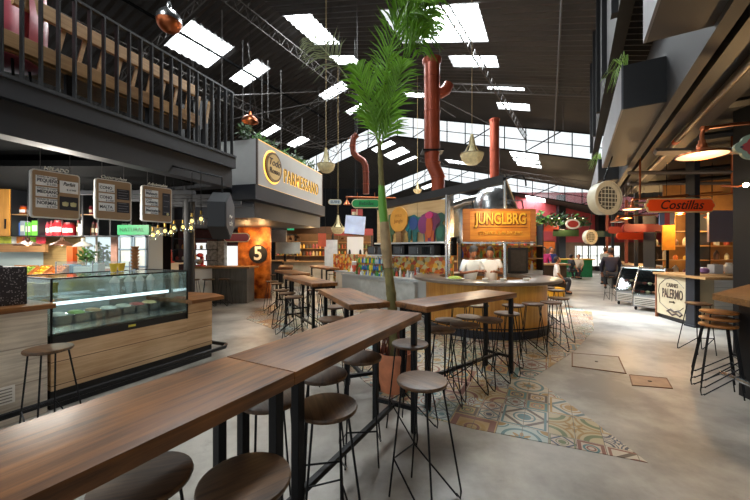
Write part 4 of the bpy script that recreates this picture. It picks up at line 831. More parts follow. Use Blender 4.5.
pill_sign(at(335, 202, 9.5), .38, .15, mat('pale blue plate', '#cfdce0', .5), 'small pale hanging plate left of the green sign', 'SUSHI', mat('blue ink', '#2a5a80', .5), tsize=.1, hang=6.6, rz=R(8))
b = MB(); b.tube([at(346, 197, 7.7), at(396, 198, 7.4)], .02, 8); tag(b.build('copper_rail', M_copper, smooth=True), 'copper pipe carrying the green hanging sign', 'pipe')
t = T('copper_cone_lamp', 'small copper cone lamp left of the green sign', 'pendant lamp', at(347, 203, 7.7)); MB().lathe([(.085,-.04),(.04,.03),(.02,.07),(0,.07)], n=16, cap=False).build('lamp_shade', M_copper, t, smooth=True); b = MB(); b.tube([(0, 0, .07), (0, 0, .13)], .01, 6); b.build('stem', M_copper, t)
t = T('exit_sign', 'small green lit exit sign under the dark ceiling', 'sign', at(290.5, 228, 13)); b = MB(); b.box(-.13, .13, 0, .04, -.08, .08); b.build('box_body', mat('green lit', '#2fae7a', .5, emit=.6), t); b = MB(); b.prism([(-.06,-.006,0),(0,-.006,.05),(0,-.006,.02),(.07,-.006,.02),(.07,-.006,-.02),(0,-.006,-.02),(0,-.006,-.05)], (0, .006, 0)); b.build('arrow', M_white, t)
# boat lanterns
M_wick = mat('cream wicker', '#d9cfa4', .6, noise=.2, nscale=14, bump=.2)
def boat(p, s_, lb, top):
    t = T('boat_lantern', lb, 'lantern', p); b = MB()
    # two-ended hull sliced from a lathe, tall mast-like neck
    b.lathe([(.02,-.30),(.16,-.28),(.28,-.18),(.335,-.03),(.34,.02),(.32,.02),(.31,-.03),(.26,-.16),(.14,-.25),(0,-.27)], n=28, cap=False)
    for v_ in b.b.verts: v_.co = v_.co*s_
    b.build('hull', M_wick, t, smooth=True)
    b = MB(); b.lathe([(.2,.0),(.12,.08),(.075,.22),(.05,.42),(.045,.6),(.05,.62),(0,.62)], n=16, cap=False)
    for v_ in b.b.verts: v_.co = v_.co*s_
    b.build('neck', M_wick, t, smooth=True)
    b = MB()
    for a in (0, 180): c_, s2 = math.cos(R(a)), 0; b.tube([(c_*.33*s_, 0, .0), (c_*.2*s_, 0, .1*s_), (c_*.09*s_, 0, .3*s_), (c_*.04*s_, 0, .55*s_)], .02*s_, 6)
    b.lathe([(.335*s_, -.0), (.35*s_, .03*s_), (.33*s_, .04*s_)], n=28, cap=False); b.build('rim', mat('dark wicker rim', '#8f8058', .6), t, smooth=True)
    b = MB(); tt = p.x*HC-p.y*HS; b.tube([(0, 0, .6*s_), (0, 0, roofz(tt)-p.z)], .007, 5); b.build('rope', mat('jute rope', '#9a8458', .8), t)
boat(at(472, 155, 8.2), .82, 'cream wicker boat lantern hanging right of the red duct', 1.9)
boat(at(326, 165, 8.6), .68, 'cream wicker boat lantern hanging beyond the gold-lettered sign box', 3.9)
boat(at(338, 228, 12), .75, 'far cream wicker lantern low over the distant stalls', 1.6)
boat(at(417.5, 190, 13.5), .5, 'small cream lantern hanging behind the red duct', 2.2)
# ================================================================ red ducts
M_duct = mat('oxide red duct', '#92422b', .35, .3, noise=.18, nscale=2.5)
def seam_ring(b, p, d, r): d = Vector(d).normalized(); b.tube([Vector(p)-d*.012, Vector(p)+d*.012], r*1.05, 18)
t = T('vent_duct', 'thick oxide red vertical ventilation duct right of the palm', 'duct', at(432, 193, 8)); o_ = at(432, 193, 8)
def L3(px, py, Y): return at(px, py, Y)-o_
b = MB(); b.tube([L3(432,62,8), L3(432,150,8)], .19, 20)
for y in (78, 112): seam_ring(b, L3(432,y,8), (0, 0, 1), .19)
b.build('upper_pipe', M_duct, t, smooth=True)
b = MB(); b.lathe([(.19,-.02),(.235,.06),(.235,.1),(.19,.1)], L3(432,64,8), 20, cap=False); b.build('collar', M_duct, t, smooth=True)
b = MB(); b.tube([L3(432,150,8), L3(432,163,8), L3(434.5,169,8), L3(438,176,8), L3(438,195,8)], [.19,.165,.16,.16,.16], 20)
for y in (163, 177): seam_ring(b, L3(433 if y < 170 else 438, y, 8), (0, 0, 1), .17)
b.build('lower_elbow', M_duct, t, smooth=True)
b = MB(); b.tube([L3(434,91,8), L3(441,93,8), L3(446,90,8), L3(449,84,8)], [.11,.13,.13,.12], 16); b.build('side_branch', M_duct, t, smooth=True)
b = MB(); b.box(-.25, .25, -.2, .2, L3(0,152,8).z-.02, L3(0,152,8).z+.02); b.build('bracket', M_blk, t)
b = MB(); [b.tube([L3(x, 64, 8), L3(x, 64, 8)+Vector((0, 0, 2.0))], .008, 4) for x in (424.5, 439.5)]; b.build('hanger_rods', M_truss, t)
t = T('vent_duct', 'slimmer red vertical duct right of the wicker boat lantern', 'duct', at(494.5, 185, 10)); o_ = at(494.5, 185, 10)
b = MB(); b.tube([L3(494.5,119,10), L3(494.5,185,10)], .135, 18); b.build('pipe', M_duct, t, smooth=True); b = MB(); seam_ring(b, L3(494.5,120,10), (0, 0, 1), .15); seam_ring(b, L3(494.5,150,10), (0, 0, 1), .138); b.build('collar', M_duct, t)
t = T('vent_duct', 'small S-shaped red duct left of the palm stem', 'duct', at(366, 193, 9.5)); o_ = at(366, 193, 9.5)
b = MB(); pt = [(357,134.5),(353.5,138),(352.5,146),(353.5,153),(358,157.5),(363,160.5),(365.5,166),(366,180),(366,194)]
b.tube([L3(x, y, 9.5) for x, y in pt], .088, 14)
for (x, y) in pt[1:]: pass
b.build('pipe', mat('ribbed copper red', '#70321f', .4, .3), t, smooth=True); b = MB()
b.b.free()
b = MB(); b.tube([L3(357,134.5,9.5), L3(357,134.5,9.5)+Vector((0, 0, 4.3))], .008, 4); b.build('hanger_rod', M_truss, t)
for (x, y) in ((352.5,146),(366,172),(366,184)): b = MB(); seam_ring(b, L3(x, y, 9.5), (0, 0, 1), .09); b.build('collar', M_duct, t)
# ================================================================ jungle kiosk (mural side)
M_beam = mat('black roof beam', '#1c1d20', .5)
K0, K1 = Vector((-1.33, 11.05, 0)), Vector((2.35, 7.0, 0)); KRZ = heading(K0, K1)
def K(x, y, z=0): c_, s_ = math.cos(KRZ), math.sin(KRZ); return Vector((K0.x+c_*x-s_*y, K0.y+s_*x+c_*y, z))     # x along, y behind (+)
KL = (K1-K0).length
xm0 = 2.08; xm1 = 4.45
b = MB(); b.box(-.1, 4.6, .0, .08, .4, 1.47)
mm = bpy.data.materials.new('mosaic'); mm.use_nodes = True; nt = mm.node_tree; vo = nt.nodes.new('ShaderNodeTexVoronoi'); vo.inputs['Scale'].default_value = 11; tc = nt.nodes.new('ShaderNodeTexCoord'); nt.links.new(tc.outputs['Object'], vo.inputs[0])
sx = nt.nodes.new('ShaderNodeSeparateColor'); nt.links.new(vo.outputs['Color'], sx.inputs[0]); cr = nt.nodes.new('ShaderNodeValToRGB'); cr.color_ramp.interpolation = 'CONSTANT'; e = cr.color_ramp.elements
for _ in range(4): e.new(.5)
for i, c_ in enumerate(('#d9861f', '#b3401c', '#e9b53a', '#7d6a2c', '#d86f28', '#cdbf8a')): e[i].position = i/6; e[i].color = H(c_)
nt.links.new(sx.outputs[0], cr.inputs[0]); nt.links.new(cr.outputs[0], nt.nodes['Principled BSDF'].inputs[0]); nt.nodes['Principled BSDF'].inputs['Roughness'].default_value = .3
kw = T('kiosk_wall', 'kiosk back wall of orange and yellow mosaic below the animal mural', 'wall panel', K(0, 0), KRZ); b.build('mosaic_panel', mm, kw)
b = MB(); b.box(xm0-.1, 4.6, .1, .2, 1.47, 1.9); b.build('dark_niche', M_dark, kw)
b = MB(); b.box(xm0, xm1+.1, -.12, .3, 1.76, 1.8); b.build('ledge_shelf', M_steel, kw)
mu = T('mural_board', 'plywood board above the kiosk carrying painted animal cut-outs', 'board', K(0, 0), KRZ)
b = MB(); b.prism([(xm0-.05, .04, 1.8), (xm1, .04, 1.8), (xm1, .04, 2.8), (xm0-.05, .04, 2.83)], (0, .05, 0)); b.build('panel', M_plywood, mu)
b = MB(); b.box(xm0+1.45, xm0+1.46, .034, .04, 1.8, 2.8); b.build('joint_strip', M_bench, mu)
b = MB(); b.box(xm1, xm1+.1, 0, .15, 1.0, 2.95); b.build('edge_post', M_chrome, mu)
def cut(pts, c0, sc_, col, nm, lb, th=.03, extra=None, y=-.0):
    t = T(nm, lb, 'cut-out', K(c0[0], y-.02, c0[1]), KRZ); b = MB(); b.prism([(x*sc_, 0, z*sc_) for x, z in pts], (0, th, 0)); b.build('board', mat('paint '+col, col, .5, noise=.25, nscale=8), t)
    for (pp_, c2, yy) in (extra or []):
        b = MB(); b.prism([(x*sc_, -yy, z*sc_) for x, z in pp_], (0, yy*.98, 0)); b.build('painted_shape', mat('paint '+c2, c2, .5), t)
    return t
def el(cx, cz, rx, rz, n=20, rot=0): return [(cx+rx*math.cos(2*math.pi*i/n)*math.cos(R(rot))-rz*math.sin(2*math.pi*i/n)*math.sin(R(rot)), cz+rx*math.cos(2*math.pi*i/n)*math.sin(R(rot))+rz*math.sin(2*math.pi*i/n)*math.cos(R(rot))) for i in range(n)]
# position along the mural from pixels
def kx(px):
    r_ = (px-375)/FPX; c_, s_ = math.cos(KRZ), math.sin(KRZ); return (K0.x-r_*K0.y)/(r_*s_-c_)
oc = T('oval_sign', 'orange oval wooden sign on the animal mural', 'sign', K(kx(401), -.1, 2.40), KRZ); b = MB(); b.prism([(x, 0, z) for x, z in el(0, 0, .31, .33, 30)], (0, .04, 0)); b.build('board', mat('orange ochre', '#e0a040', .5, noise=.08, nscale=6), oc)
text('WILD', .1, mat('dull orange ink', '#c07a2a', .6), oc, (0, -.004, .1), ext=.001); text('Jungle', .13, mat('brown orange ink', '#a85c1c', .6), oc, (0, -.004, -.04), ext=.001)
b = MB(); b.box(-.1, .1, .0, .04, -.6, -.3); b.build('stand_foot', M_bench, oc)
eleph = [(-.30,.0),(-.30,.25),(-.38,.3),(-.42,.5),(-.3,.66),(-.1,.7),(.02,.62),(.2,.64),(.34,.5),(.36,.0),(.22,.0),(.2,.25),(.0,.25),(-.02,.0),(-.14,.0),(-.16,.3),(-.2,.3),(-.22,.0)]
cut(eleph, (kx(417.5), 1.8), 1.0, '#23706f', 'elephant_cutout', 'teal and blue elephant cut-out on the mural, facing left', extra=[(el(-.12, .48, .15, .17, 18), '#2a4f8e', .015), (el(.2, .42, .16, .22, 18), '#8a3a78', .012), (el(-.32, .42, .08, .14, 14), '#2b8a9c', .02)])
ele2 = [(-.2,0),(-.24,.45),(-.42,.5),(-.48,.75),(-.36,.98),(-.15,1.05),(0,1.1),(.15,1.05),(.36,.98),(.48,.75),(.42,.5),(.24,.45),(.2,0)]
cut(ele2, (kx(430), 1.8), .68, '#7a3560', 'elephant_cutout', 'tall maroon and orange elephant cut-out seen head on', extra=[(el(0, .55, .14, .42, 20), '#c9602e', .02), (el(0, .95, .17, .12, 18), '#c9347a', .03), ([(-.2,0),(-.08,0),(-.06,.4),(-.2,.4)], '#b5562c', .012), ([(.08,0),(.2,0),(.2,.4),(.06,.4)], '#b5562c', .012)])
cut([(-.12,0),(-.18,.3),(-.16,.5),(-.05,.55),(-.12,.7),(-.1,.85),(.05,.88),(.16,.8),(.15,.65),(.06,.55),(.14,.48),(.16,.3),(.12,0)], (kx(440.5), 1.8), .78, '#24564a', 'cactus_cutout', 'dark green cactus cut-out at the right end of the mural', extra=[(el(0, .28, .1, .2, 16), '#2f6d58', .015)])
cut([(-.1,0),(-.14,.5),(-.3,.62),(-.26,.75),(-.1,.68),(-.08,1.05),(.04,1.08),(.08,.6),(.2,.5),(.24,.3),(.1,.3),(.1,0)], (kx(390.5), 1.8), .72, '#4d6848', 'cactus_cutout', 'grey green cactus cut-out beside the palm trunk', extra=[(el(0, .5, .05, .3, 14), '#5f7d58', .015)])
for i, px in enumerate((397, 408)): cut([(-.2,0),(.2,0),(.12,.1),(.02,.14),(-.03,.3),(-.12,.3),(-.1,.12)], (kx(px), 1.8), .8, '#d9b46a', 'plant_cutout', ['pale yellow cut-out shape below the orange oval, left', 'pale yellow cut-out shape below the orange oval, right'][i])
# black sloping canopy beam
cb = T('kiosk_roof', 'black sloping roof edge over the kiosk with the animal mural with metal posts', 'roof', (0, 0, 0))
a, c_, d_ = at(376, 210, 8.45), at(504, 183, 6.6), at(517, 212, 8.6)
def slab(a, c_, h, w_): d = (c_-a).to_2d().normalized(); n_ = Vector((-d.y, d.x, 0))*w_; return MB().prism([a, c_, c_+n_, a+n_], (0, 0, h))
slab(a, c_, .17, .14).build('front_beam', M_beam, cb); b = MB(); b.tube([c_+Vector((0, 0, .08)), d_], .05, 8); b.build('side_beam', M_beam, cb)
b = MB(); b.tube([at(446.5, 278.2, 6.6), at(446.5, 195, 6.6)], .03, 10); b.build('post', M_chrome, cb, smooth=True)
b = MB(); b.tube([at(505, 280.5, 6.1), at(505, 181, 6.1)], .033, 10); b.build('post', M_chrome, cb, smooth=True)
b = MB(); b.tube([at(503, 179, 6.6), at(515, 176, 6.6), at(523, 176, 6.6), at(525.5, 180, 6.6), at(526, 186, 6.6)], .018, 8); b.build('gooseneck', M_blk, cb, smooth=True)
# hood
hd = T('extractor_hood', 'shiny steel extractor hood behind the orange kiosk sign', 'extractor hood', at(492, 207, 8.4)); b = MB(); b.lathe([(.52,-.1),(.5,.1),(.42,.3),(.28,.43),(.2,.46)], n=28, cap=False); b.build('dome', M_chrome, hd, smooth=True); b = MB(); b.tube([(-.3, 0, .2), (-.75, 0, .1), (-1.15, 0, -.05)], .13, 14); b.build('duct_arm', M_chrome, hd, smooth=True)
b = MB(); b.lathe([(.48,-.75),(.5,-.6),(.5,.15),(.46,.3)], n=28, cap=True); o = b.build('steel_tank', M_chrome, None, smooth=True); o.location = at(462, 215, 8.8); tag(o, 'round brushed steel tank left of the orange kiosk sign', 'tank')
# JUNGLE sign
M_jw = wood('orange varnished pine', '#c87420', '#f2aa40', .4, 0, .9)
M_je = wood('weathered frame pine', '#a0592a', '#c58245', .5, 0, .9)
js = T('kiosk_sign', 'orange wooden sign board with yellow letters above the round bar', 'sign', at(499, 225, 5.95)); js.scale = (.9, .9, .9); b = MB(); b.box(-.71, .71, 0, .05, -.32, .31); b.build('board', M_jw, js)
b = MB(); b.box(-.72, -.58, -.02, 0, -.33, .32); b.box(.62, .72, -.02, 0, -.33, .32); b.box(-.72, .72, -.015, .0, -.33, -.29); b.box(-.72, .72, -.015, 0, .28, .32); b.build('frame', M_je, js)
text('JUNGLBRG', .31, mat('letter shadow', '#7a3a10', .5), js, (.045, -.018, .105), ext=.008, sx=.66, bold=.012); text('JUNGLBRG', .31, mat('letter yellow', '#f0bc40', .4), js, (.025, -.034, .115), ext=.008, sx=.66, bold=.006)
b = MB(); b.box(-.5, .56, -.012, 0, -.055, -.045); b.build('rule', mat('letter shadow', '#7a3a10', .5), js); text('STEAKS & BURGERS', .105, mat('letter yellow dull', '#f0b848', .4), js, (.03, -.02, -.16), ext=.01, sx=.95)
b = MB(); b.box(-.72, .72, .0, .05, -.37, -.34); b.build('lower_rail', M_chrome, js)
for x in (-.5, .5): b = MB(); b.tube([(x, .03, .3), (x, .1, .5), (x, .85+.3*(x < 0), .62)], .012, 6); b.build('hanger_arm', M_blk, js)
point(at(505, 208, 5.4), 12, (1, .72, .35)); point(at(478, 240, 6.6), 13, (1, .85, .6))  # second light is added to brighten the two chefs, no fixture there
# round bar
BC = Vector((2.33, 7.15, 0)); rb = T('round_bar', 'round bar counter with a yellow wooden drum and dark steel top', 'bar counter', BC)
M_yel = wood('yellow ply drum', '#b5752a', '#e0a94c', .45, 2, .5)
b = MB(); b.lathe([(1.22,.14),(1.22,.97),(.98,.97),(.98,.14),(1.22,.14)], n=72, cap=False); b.build('drum', M_yel, rb, smooth=40)
b = MB(); b.lathe([(1.27,0),(1.27,.14),(.98,.14),(.98,0),(1.27,0)], n=72, cap=False); b.build('plinth', mat('blue black plinth', '#20242f', .5), rb, smooth=40)
M_bartop = mat('worn zinc', '#7e7266', .3, .35, noise=.15, nscale=2)
b = MB(); b.lathe([(.93,.975),(1.44,.975),(1.48,.985),(1.48,1.03),(1.46,1.04),(.93,1.04),(.93,.975)], n=72, cap=False); b.build('top', M_bartop, rb, smooth=40)
b = MB()
for a in (235, 262, 290): pass
b.lathe([(1.34,.2),(1.36,.2),(1.36,.22),(1.34,.22),(1.34,.2)], n=72, cap=False); b.build('foot_ring', M_blk, rb, smooth=True)
t = T('menu_stand', 'small dark menu stand on the round bar in front of the post', 'menu stand', Vector((3.44, 7.95, 1.04))); b = MB(); b.box(-.26, .22, 0, .05, 0, .62, bev=.01); b.build('frame', M_blkp, t); b = MB(); b.box(-.2, .16, -.006, 0, .06, .56); b.build('slate', mat('slate brown', '#3a332c', .5, noise=.3, nscale=12), t)
t = T('serving_tray', 'tray of green salad on the round bar beside the two chefs', 'tray', Vector((1.5, 6.25, 1.04))); MB().lathe([(.1,0),(.16,.01),(.18,.03),(.17,.03),(0,.015)], n=20).build('plate', M_white, t, smooth=True); b = MB(); b.ball((0, 0, .03), .13, 12, 1, 1, .35); b.build('salad', mat('salad', '#9aae3c', .6, noise=.5, nscale=40, bump=.6), t, smooth=True)
for i, (x, y) in enumerate(((2.0, 6.02), (2.3, 5.97), (2.75, 6.05))): 
    b = MB(); b.lathe([(.04,0),(.05,.005),(.06,.05),(.055,.05),(.0,.01)], n=16); o = b.build('bowl', M_white, None, smooth=True); o.location = (x, y, 1.04); tag(o, ['white bowl before the left chef', 'white bowl before the right chef', 'white bowl by the metal post on the bar'][i], 'bowl')
# white kiosk counter and displays
C0, C1 = Vector((-1.22, 10.35, 0)), Vector((.92, 7.75, 0)); CR = heading(C0, C1); CL = (C1-C0).length
kc = T('kiosk_counter', 'white and pale stone kiosk counter behind the palm trunk', 'counter', C0, CR)
b = MB(); b.box(0, .95, 0, .5, 0, .92); b.build('wooden_end', mat('whitewashed boards', '#d6cab8', .6, noise=.1, nscale=3), kc)
b = MB(); b.box(.95, CL, 0, .5, 0, .80); b.build('marble_front', mat('pale marble', '#b2b6b4', .4, noise=.2, nscale=5), kc)
b = MB(); b.box(-.02, .95, -.03, .55, .92, .96); b.box(.95, CL, -.03, .55, .80, .84); b.build('top', M_steel, kc)
def CC(x, y, z): return C0+Matrix.Rotation(CR, 3, 'Z') @ Vector((x, y, z))
bc = T('bottle_display', 'open glass display shelf full of blue and green bottles', 'display shelf', CC(1.0, .05, .84), CR)
for z in (0, .19, .38): b = MB(); b.box(0, 1.15, 0, .4, z, z+.015); b.build('glass_shelf', M_glass if z else M_steel, bc)
for x in (0, 1.14): b = MB(); b.box(x, x+.012, 0, .4, 0, .56); b.build('side_pane', M_glass, bc)
b = MB(); b.box(0, 1.15, 0, .4, .56, .575); b.build('top_pane', M_glass, bc)
bt = {}
for i in range(39):
    c_ = ['#2c6fa8', '#3a9a4a', '#2a8a7a', '#c9d4d8', '#3f63b0', '#d9c23a'][random.randrange(6)]
    if c_ not in bt:
        b = MB(); b.lathe([(.026,0),(.03,.01),(.03,.09),(.012,.125),(.012,.15),(.0,.15)], n=10); bt[c_] = b.build('bottle', mat('bottle '+c_, c_, .2, coat=.3), None, smooth=True); o = bt[c_]
    else: o = bt[c_].copy(); COL.objects.link(o)
    o.location = CC(1.06+(i % 13)*.083, .12, .84+.017+.19*(i//13)-(0 if i//13 else .002)); tag(o, 'small coloured drink bottle on the kiosk display shelf', 'bottle', 'bottles on the kiosk display shelf')
mug = None
for i in range(12):
    if mug is None: b = MB(); b.lathe([(.035,0),(.045,.01),(.05,.09),(.045,.09),(.04,.01),(0,.01)], n=14); b.tube([(.045,0,.07),(.075,0,.06),(.07,0,.03),(.042,0,.02)], .006, 5); mug = b.build('mug', M_white, None, smooth=True); o = mug
    else: o = mug.copy(); COL.objects.link(o)
    o.location = CC(2.3+.09*i, .12 if i % 2 else .16, .84); tag(o, 'white cup in the row along the kiosk counter', 'cup', 'white cups along the kiosk counter')
for i, (px, w_, h, col, lb) in enumerate(((354, .2, .3, '#b8442e', 'red and white patterned box'), (396, .22, .3, '#3a3a3c', 'black coffee grinder'), (428, .3, .25, '#aeb3b5', 'steel blender base'), (436, .14, .34, '#cfd3d4', 'steel juice canister'))):
    x = max(.1, min(CL-.1, {354: .5, 396: 1.9+.45, 428: 2.9, 436: 3.15}[px])); t = T('counter_box' if i == 0 else ['', 'coffee_grinder', 'blender', 'canister'][i], lb+' on the kiosk counter', ['box', 'grinder', 'blender', 'canister'][i], CC(x, .35, .96 if x < .95 else .84), CR)
    b = MB(); b.box(-w_/2, w_/2, -.1, .1, 0, h*.6, bev=.01); b.build('base', mat('kb '+col, col, .4, noise=.3 if i == 0 else 0, nscale=14), t); MB().lathe([(w_*.35,h*.6),(w_*.42,h*.95),(w_*.3,h),(0,h)], n=14).build('lid', M_white if i == 0 else M_chrome, t, smooth=True)
for i, px in enumerate((378, 388, 404, 420, 433)):
    x = kx(px); t = T('microwave_oven', 'black oven in the row under the mural ledge', 'oven', K(x, -.22, 1.47), KRZ, 'black ovens under the mural'); b = MB(); b.box(-.2, .2, 0, .25, 0, .24, bev=.01); b.build('body', M_blkp, t); b = MB(); b.box(-.17, .08, -.006, 0, .03, .21); b.build('door', mat('dark glass', '#0d0e10', .1), t); b = MB(); b.box(.12, .13, -.02, 0, .05, .19); b.build('handle', M_chrome, t)
b = MB(); b.box(kx(374), kx(446), -.25, .02, 1.44, 1.47); o = b.build('steel_shelf', M_steel); o.location = K(0, 0); o.rotation_euler = (0, 0, KRZ); tag(o, 'steel shelf below the mural holding the row of ovens', 'shelf')
for i in range(26):
    c_ = ['#d9c23a', '#b8442e', '#e4e1d8', '#5e8a3a', '#7a5230', '#cfd3d4'][random.randrange(6)]; r = random.uniform(.025, .045); h = random.uniform(.1, .26); b = MB(); b.lathe([(r,0),(r,h*.6),(r*.45,h*.8),(r*.45,h),(0,h)], n=10); o = b.build('condiment_jar', mat('cj '+c_, c_, .35), None, smooth=True); x = 1.2+3.1*i/25; o.location = K(x, -.35, 0)+Vector((0, 0, .9)); tag(o, 'jar or bottle on the prep shelf before the mosaic wall', 'jar', 'jars before the mosaic wall')
b = MB(); b.box(1.0, 4.5, -.5, -.2, .86, .9); b.box(1.0, 4.5, -.45, -.25, 0, .86); o = b.build('prep_shelf', M_steel); o.location = K(0, 0); o.rotation_euler = (0, 0, KRZ); tag(o, 'steel prep bench before the mosaic wall inside the kiosk', 'bench')
# white double door with oval handles, poster screens left of the palm
t = T('tall_cabinet', 'white tall cabinet with two black oval handles left of the palm', 'cabinet', at(355, 262, 12.6)); b = MB(); z0 = -at(355, 262, 12.6).z; b.box(-.3, .3, 0, .4, z0, .95); b.build('body', M_white, t)
for sx_ in (-1, 1): b = MB(); b.prism([(sx_*.2+x, -.03, .33+z) for x, z in el(0, 0, .045, .15, 16)], (0, .03, 0)); b.build('handle', M_blkp, t)
t = T('poster_screen', 'tilted blue and white menu screen below the small red poster', 'screen', at(355, 225, 11)); b = MB(); M_ = Matrix.Rotation(R(5), 4, 'Y'); b.box(-.33, .33, 0, .04, -.3, .3, M_); b.build('panel', mat('blue white print', '#b9c6e0', .4, noise=.3, nscale=2.5, emit=.25), t)
b = MB(); b.box(-.33, .33, .04, .07, -.33, .33, M_); b.build('housing', M_blkp, t); b = MB(); b.tube([(0, .06, .3), (0, .06, 6.3)], .01, 6); b.build('mount_pole', M_blk, t)
t = T('wall_poster', 'small red and cream poster above the blue menu screen', 'poster', at(357, 213, 11.3)); b = MB(); b.box(-.19, .19, 0, .03, -.13, .13); b.build('sheet', mat('red print', '#b0433c', .5), t); b = MB(); b.box(-.015, .015, -.004, 0, -.13, .13); b.box(-.17, -.03, -.004, 0, -.1, .04); b.build('printed_block', M_cream, t); b = MB(); b.tube([(0, .02, .13), (0, .02, 6)], .006, 5); b.build('hanger', M_blk, t)
# ================================================================ distant stalls, left of the palm
M_rust = mat('far brown wall', '#6b5544', .7, noise=.4, nscale=1)
b = MB(); b.box(-8, .6, 19.5, 19.6, 0, 5.2); S('wall_far', b, M_dark)
bx_cols = [('#7a4a28', 'brown'), ('#c9b48c', 'cream'), ('#3c3a36', 'charcoal'), ('#a7492c', 'rust red'), ('#6a7a58', 'sage'), ('#d6d3ca', 'white'), ('#8a6a3a', 'ochre'), ('#5a3426', 'dark brown')]
def stall(p, w_, col, cn_, lb, sign=None, lamp=True):
    t = T('food_stall', lb, 'stall', p); b = MB(); b.box(-w_/2, w_/2, 0, .6, 0, 1.05); b.build('counter_front', mat('stall '+col, col, .6, noise=.2, nscale=3), t); b = MB(); b.box(-w_/2-.05, w_/2+.05, -.08, .65, 1.05, 1.1); b.build('counter_top', M_bench, t)
    b = MB(); b.box(-w_/2, w_/2, 1.8, 1.9, 0, 2.5); b.build('back_panel', M_rust, t); b = MB(); b.box(-w_/2, w_/2, 0, 1.9, 2.5, 2.6); b.build('canopy', M_dark, t)
    for x in (-w_/2+.05, w_/2-.05): b = MB(); b.box(x-.04, x+.04, 0, .08, 1.1, 2.5); b.build('post', M_blkp, t)
    for z in (1.3, 1.65, 2.0):
        b = MB(); b.box(-w_/2+.1, w_/2-.1, 1.5, 1.8, z, z+.03); b.build('shelf_board', M_bench, t)
    b = MB(); b.box(-w_/2, w_/2, -.04, 0, 2.3, 2.62); b.build('fascia', mat('fascia '+(sign or '#2a2a2a'), sign or '#2a2a2a', .5), t)
    n = int(w_/.16)
    for z in (1.33, 1.68):
        for i in range(n):
            c_ = random.choice(['#c98a3a', '#d9cfa8', '#8a3a26', '#5e7a48', '#b8b8b0', '#3a3a40', '#e0b84a', '#a85a6a']); h = random.uniform(.1, .25); r = .05
            key = 'sj'+c_
            if key not in bt: bb = MB(); bb.lathe([(r,0),(r,.14),(r*.5,.19),(r*.5,.22),(0,.22)], n=8); bt[key] = bb.build('shelf_jar', mat('sj '+c_, c_, .4), None, smooth=True); o = bt[key]
            else: o = bt[key].copy(); COL.objects.link(o)
            o.location = Vector(p)+Vector((-w_/2+.2+i*.16, 1.65, z)); tag(o, 'small jar on a shelf of the distant stalls', 'jar', 'jars on the distant stall shelves')
    if lamp: 
        for x in (-w_*.25, w_*.25): dome_lamp(Vector(p)+Vector((x, .3, 2.15)), 'small warm dome lamp in a distant food stall', .12, M_brz, .35, 0, 'dome lamps in the distant food stalls')
        point(Vector(p)+Vector((0, .6, 2.0)), 45)
stall(Vector((-2.9, 14.6, 0)), 2.2, '#b8a890', 'pale', 'distant pale grey food stall seen right of the copper wall', '#5a3b22')
stall(Vector((-1.1, 16.0, 0)), 2.0, '#c9b48c', 'cream', 'distant cream food stall behind the far bar tables', '#8a2f2a')
stall(Vector((-4.6, 16.2, 0)), 1.6, '#3c3a36', 'charcoal', 'distant charcoal food stall just beyond the copper wall', '#2a2a2a')
for i, (px, py, Y, w_, h, col, lb) in enumerate(((288, 248, 13.0, .95, .45, '#b9c0ba', 'pale grey hanging panel beyond the copper wall'), (279, 236, 12.4, .55, .45, '#8d8a86', 'grey printed board over the copper wall edge'), (331, 254, 13.0, .5, 1.1, '#d9dcd8', 'tall white printed banner left of the tall cabinet'), (322, 240, 12.6, .3, .5, '#c0583a', 'red and white small banner beside the dark canopy'))):
    p = at(px, py, Y); t = T('hanging_board', lb, 'panel', p); b = MB(); b.box(-w_/2, w_/2, 0, .03, -h/2, h/2); b.build('sheet', mat('sheet '+col, col, .5, noise=.12, nscale=6), t); b = MB(); b.tube([(-w_/2, .015, h/2), (w_/2, .015, h/2)], .012, 6); b.build('rod', M_blk, t); b = MB(); [b.tube([(x, .015, h/2), (x, .015, (2.8 if i < 2 else 8)-p.z)], .003, 4) for x in (-w_/2.2, w_/2.2)]; b.build('hanging_wire', M_blk, t)
# ================================================================ people
def skinned(verts, edges, rad, root=0, sub=2, parent=None, name='body', m=None, extra=None):
    me = bpy.data.meshes.new(name); me.from_pydata([tuple(v_) for v_ in verts], edges, []); o = bpy.data.objects.new(name, me); COL.objects.link(o)
    sk = o.modifiers.new('skin', 'SKIN'); sk.use_smooth_shade = True
    if not me.skin_vertices: bpy.context.view_layer.objects.active = o; bpy.ops.mesh.customdata_skin_add()
    for i, r in enumerate(rad): d = me.skin_vertices[0].data[i]; d.radius = (r, r) if not isinstance(r, tuple) else r; d.use_root = (i == root)
    o.modifiers.new('sub', 'SUBSURF').levels = sub
    dg = bpy.context.evaluated_depsgraph_get(); nm = bpy.data.meshes.new_from_object(o.evaluated_get(dg)); bpy.data.objects.remove(o)
    if extra is not None:
        bb = bmesh.new(); bb.from_mesh(nm); ex = MB(); ex.b.free(); ex.b = bb; extra(ex); bb.to_mesh(nm); bb.free()
    nm.materials.clear(); nm.materials.append(m)
    for p in nm.polygons: p.use_smooth = True
    o = bpy.data.objects.new(name, nm); COL.objects.link(o); o.parent = parent; return o
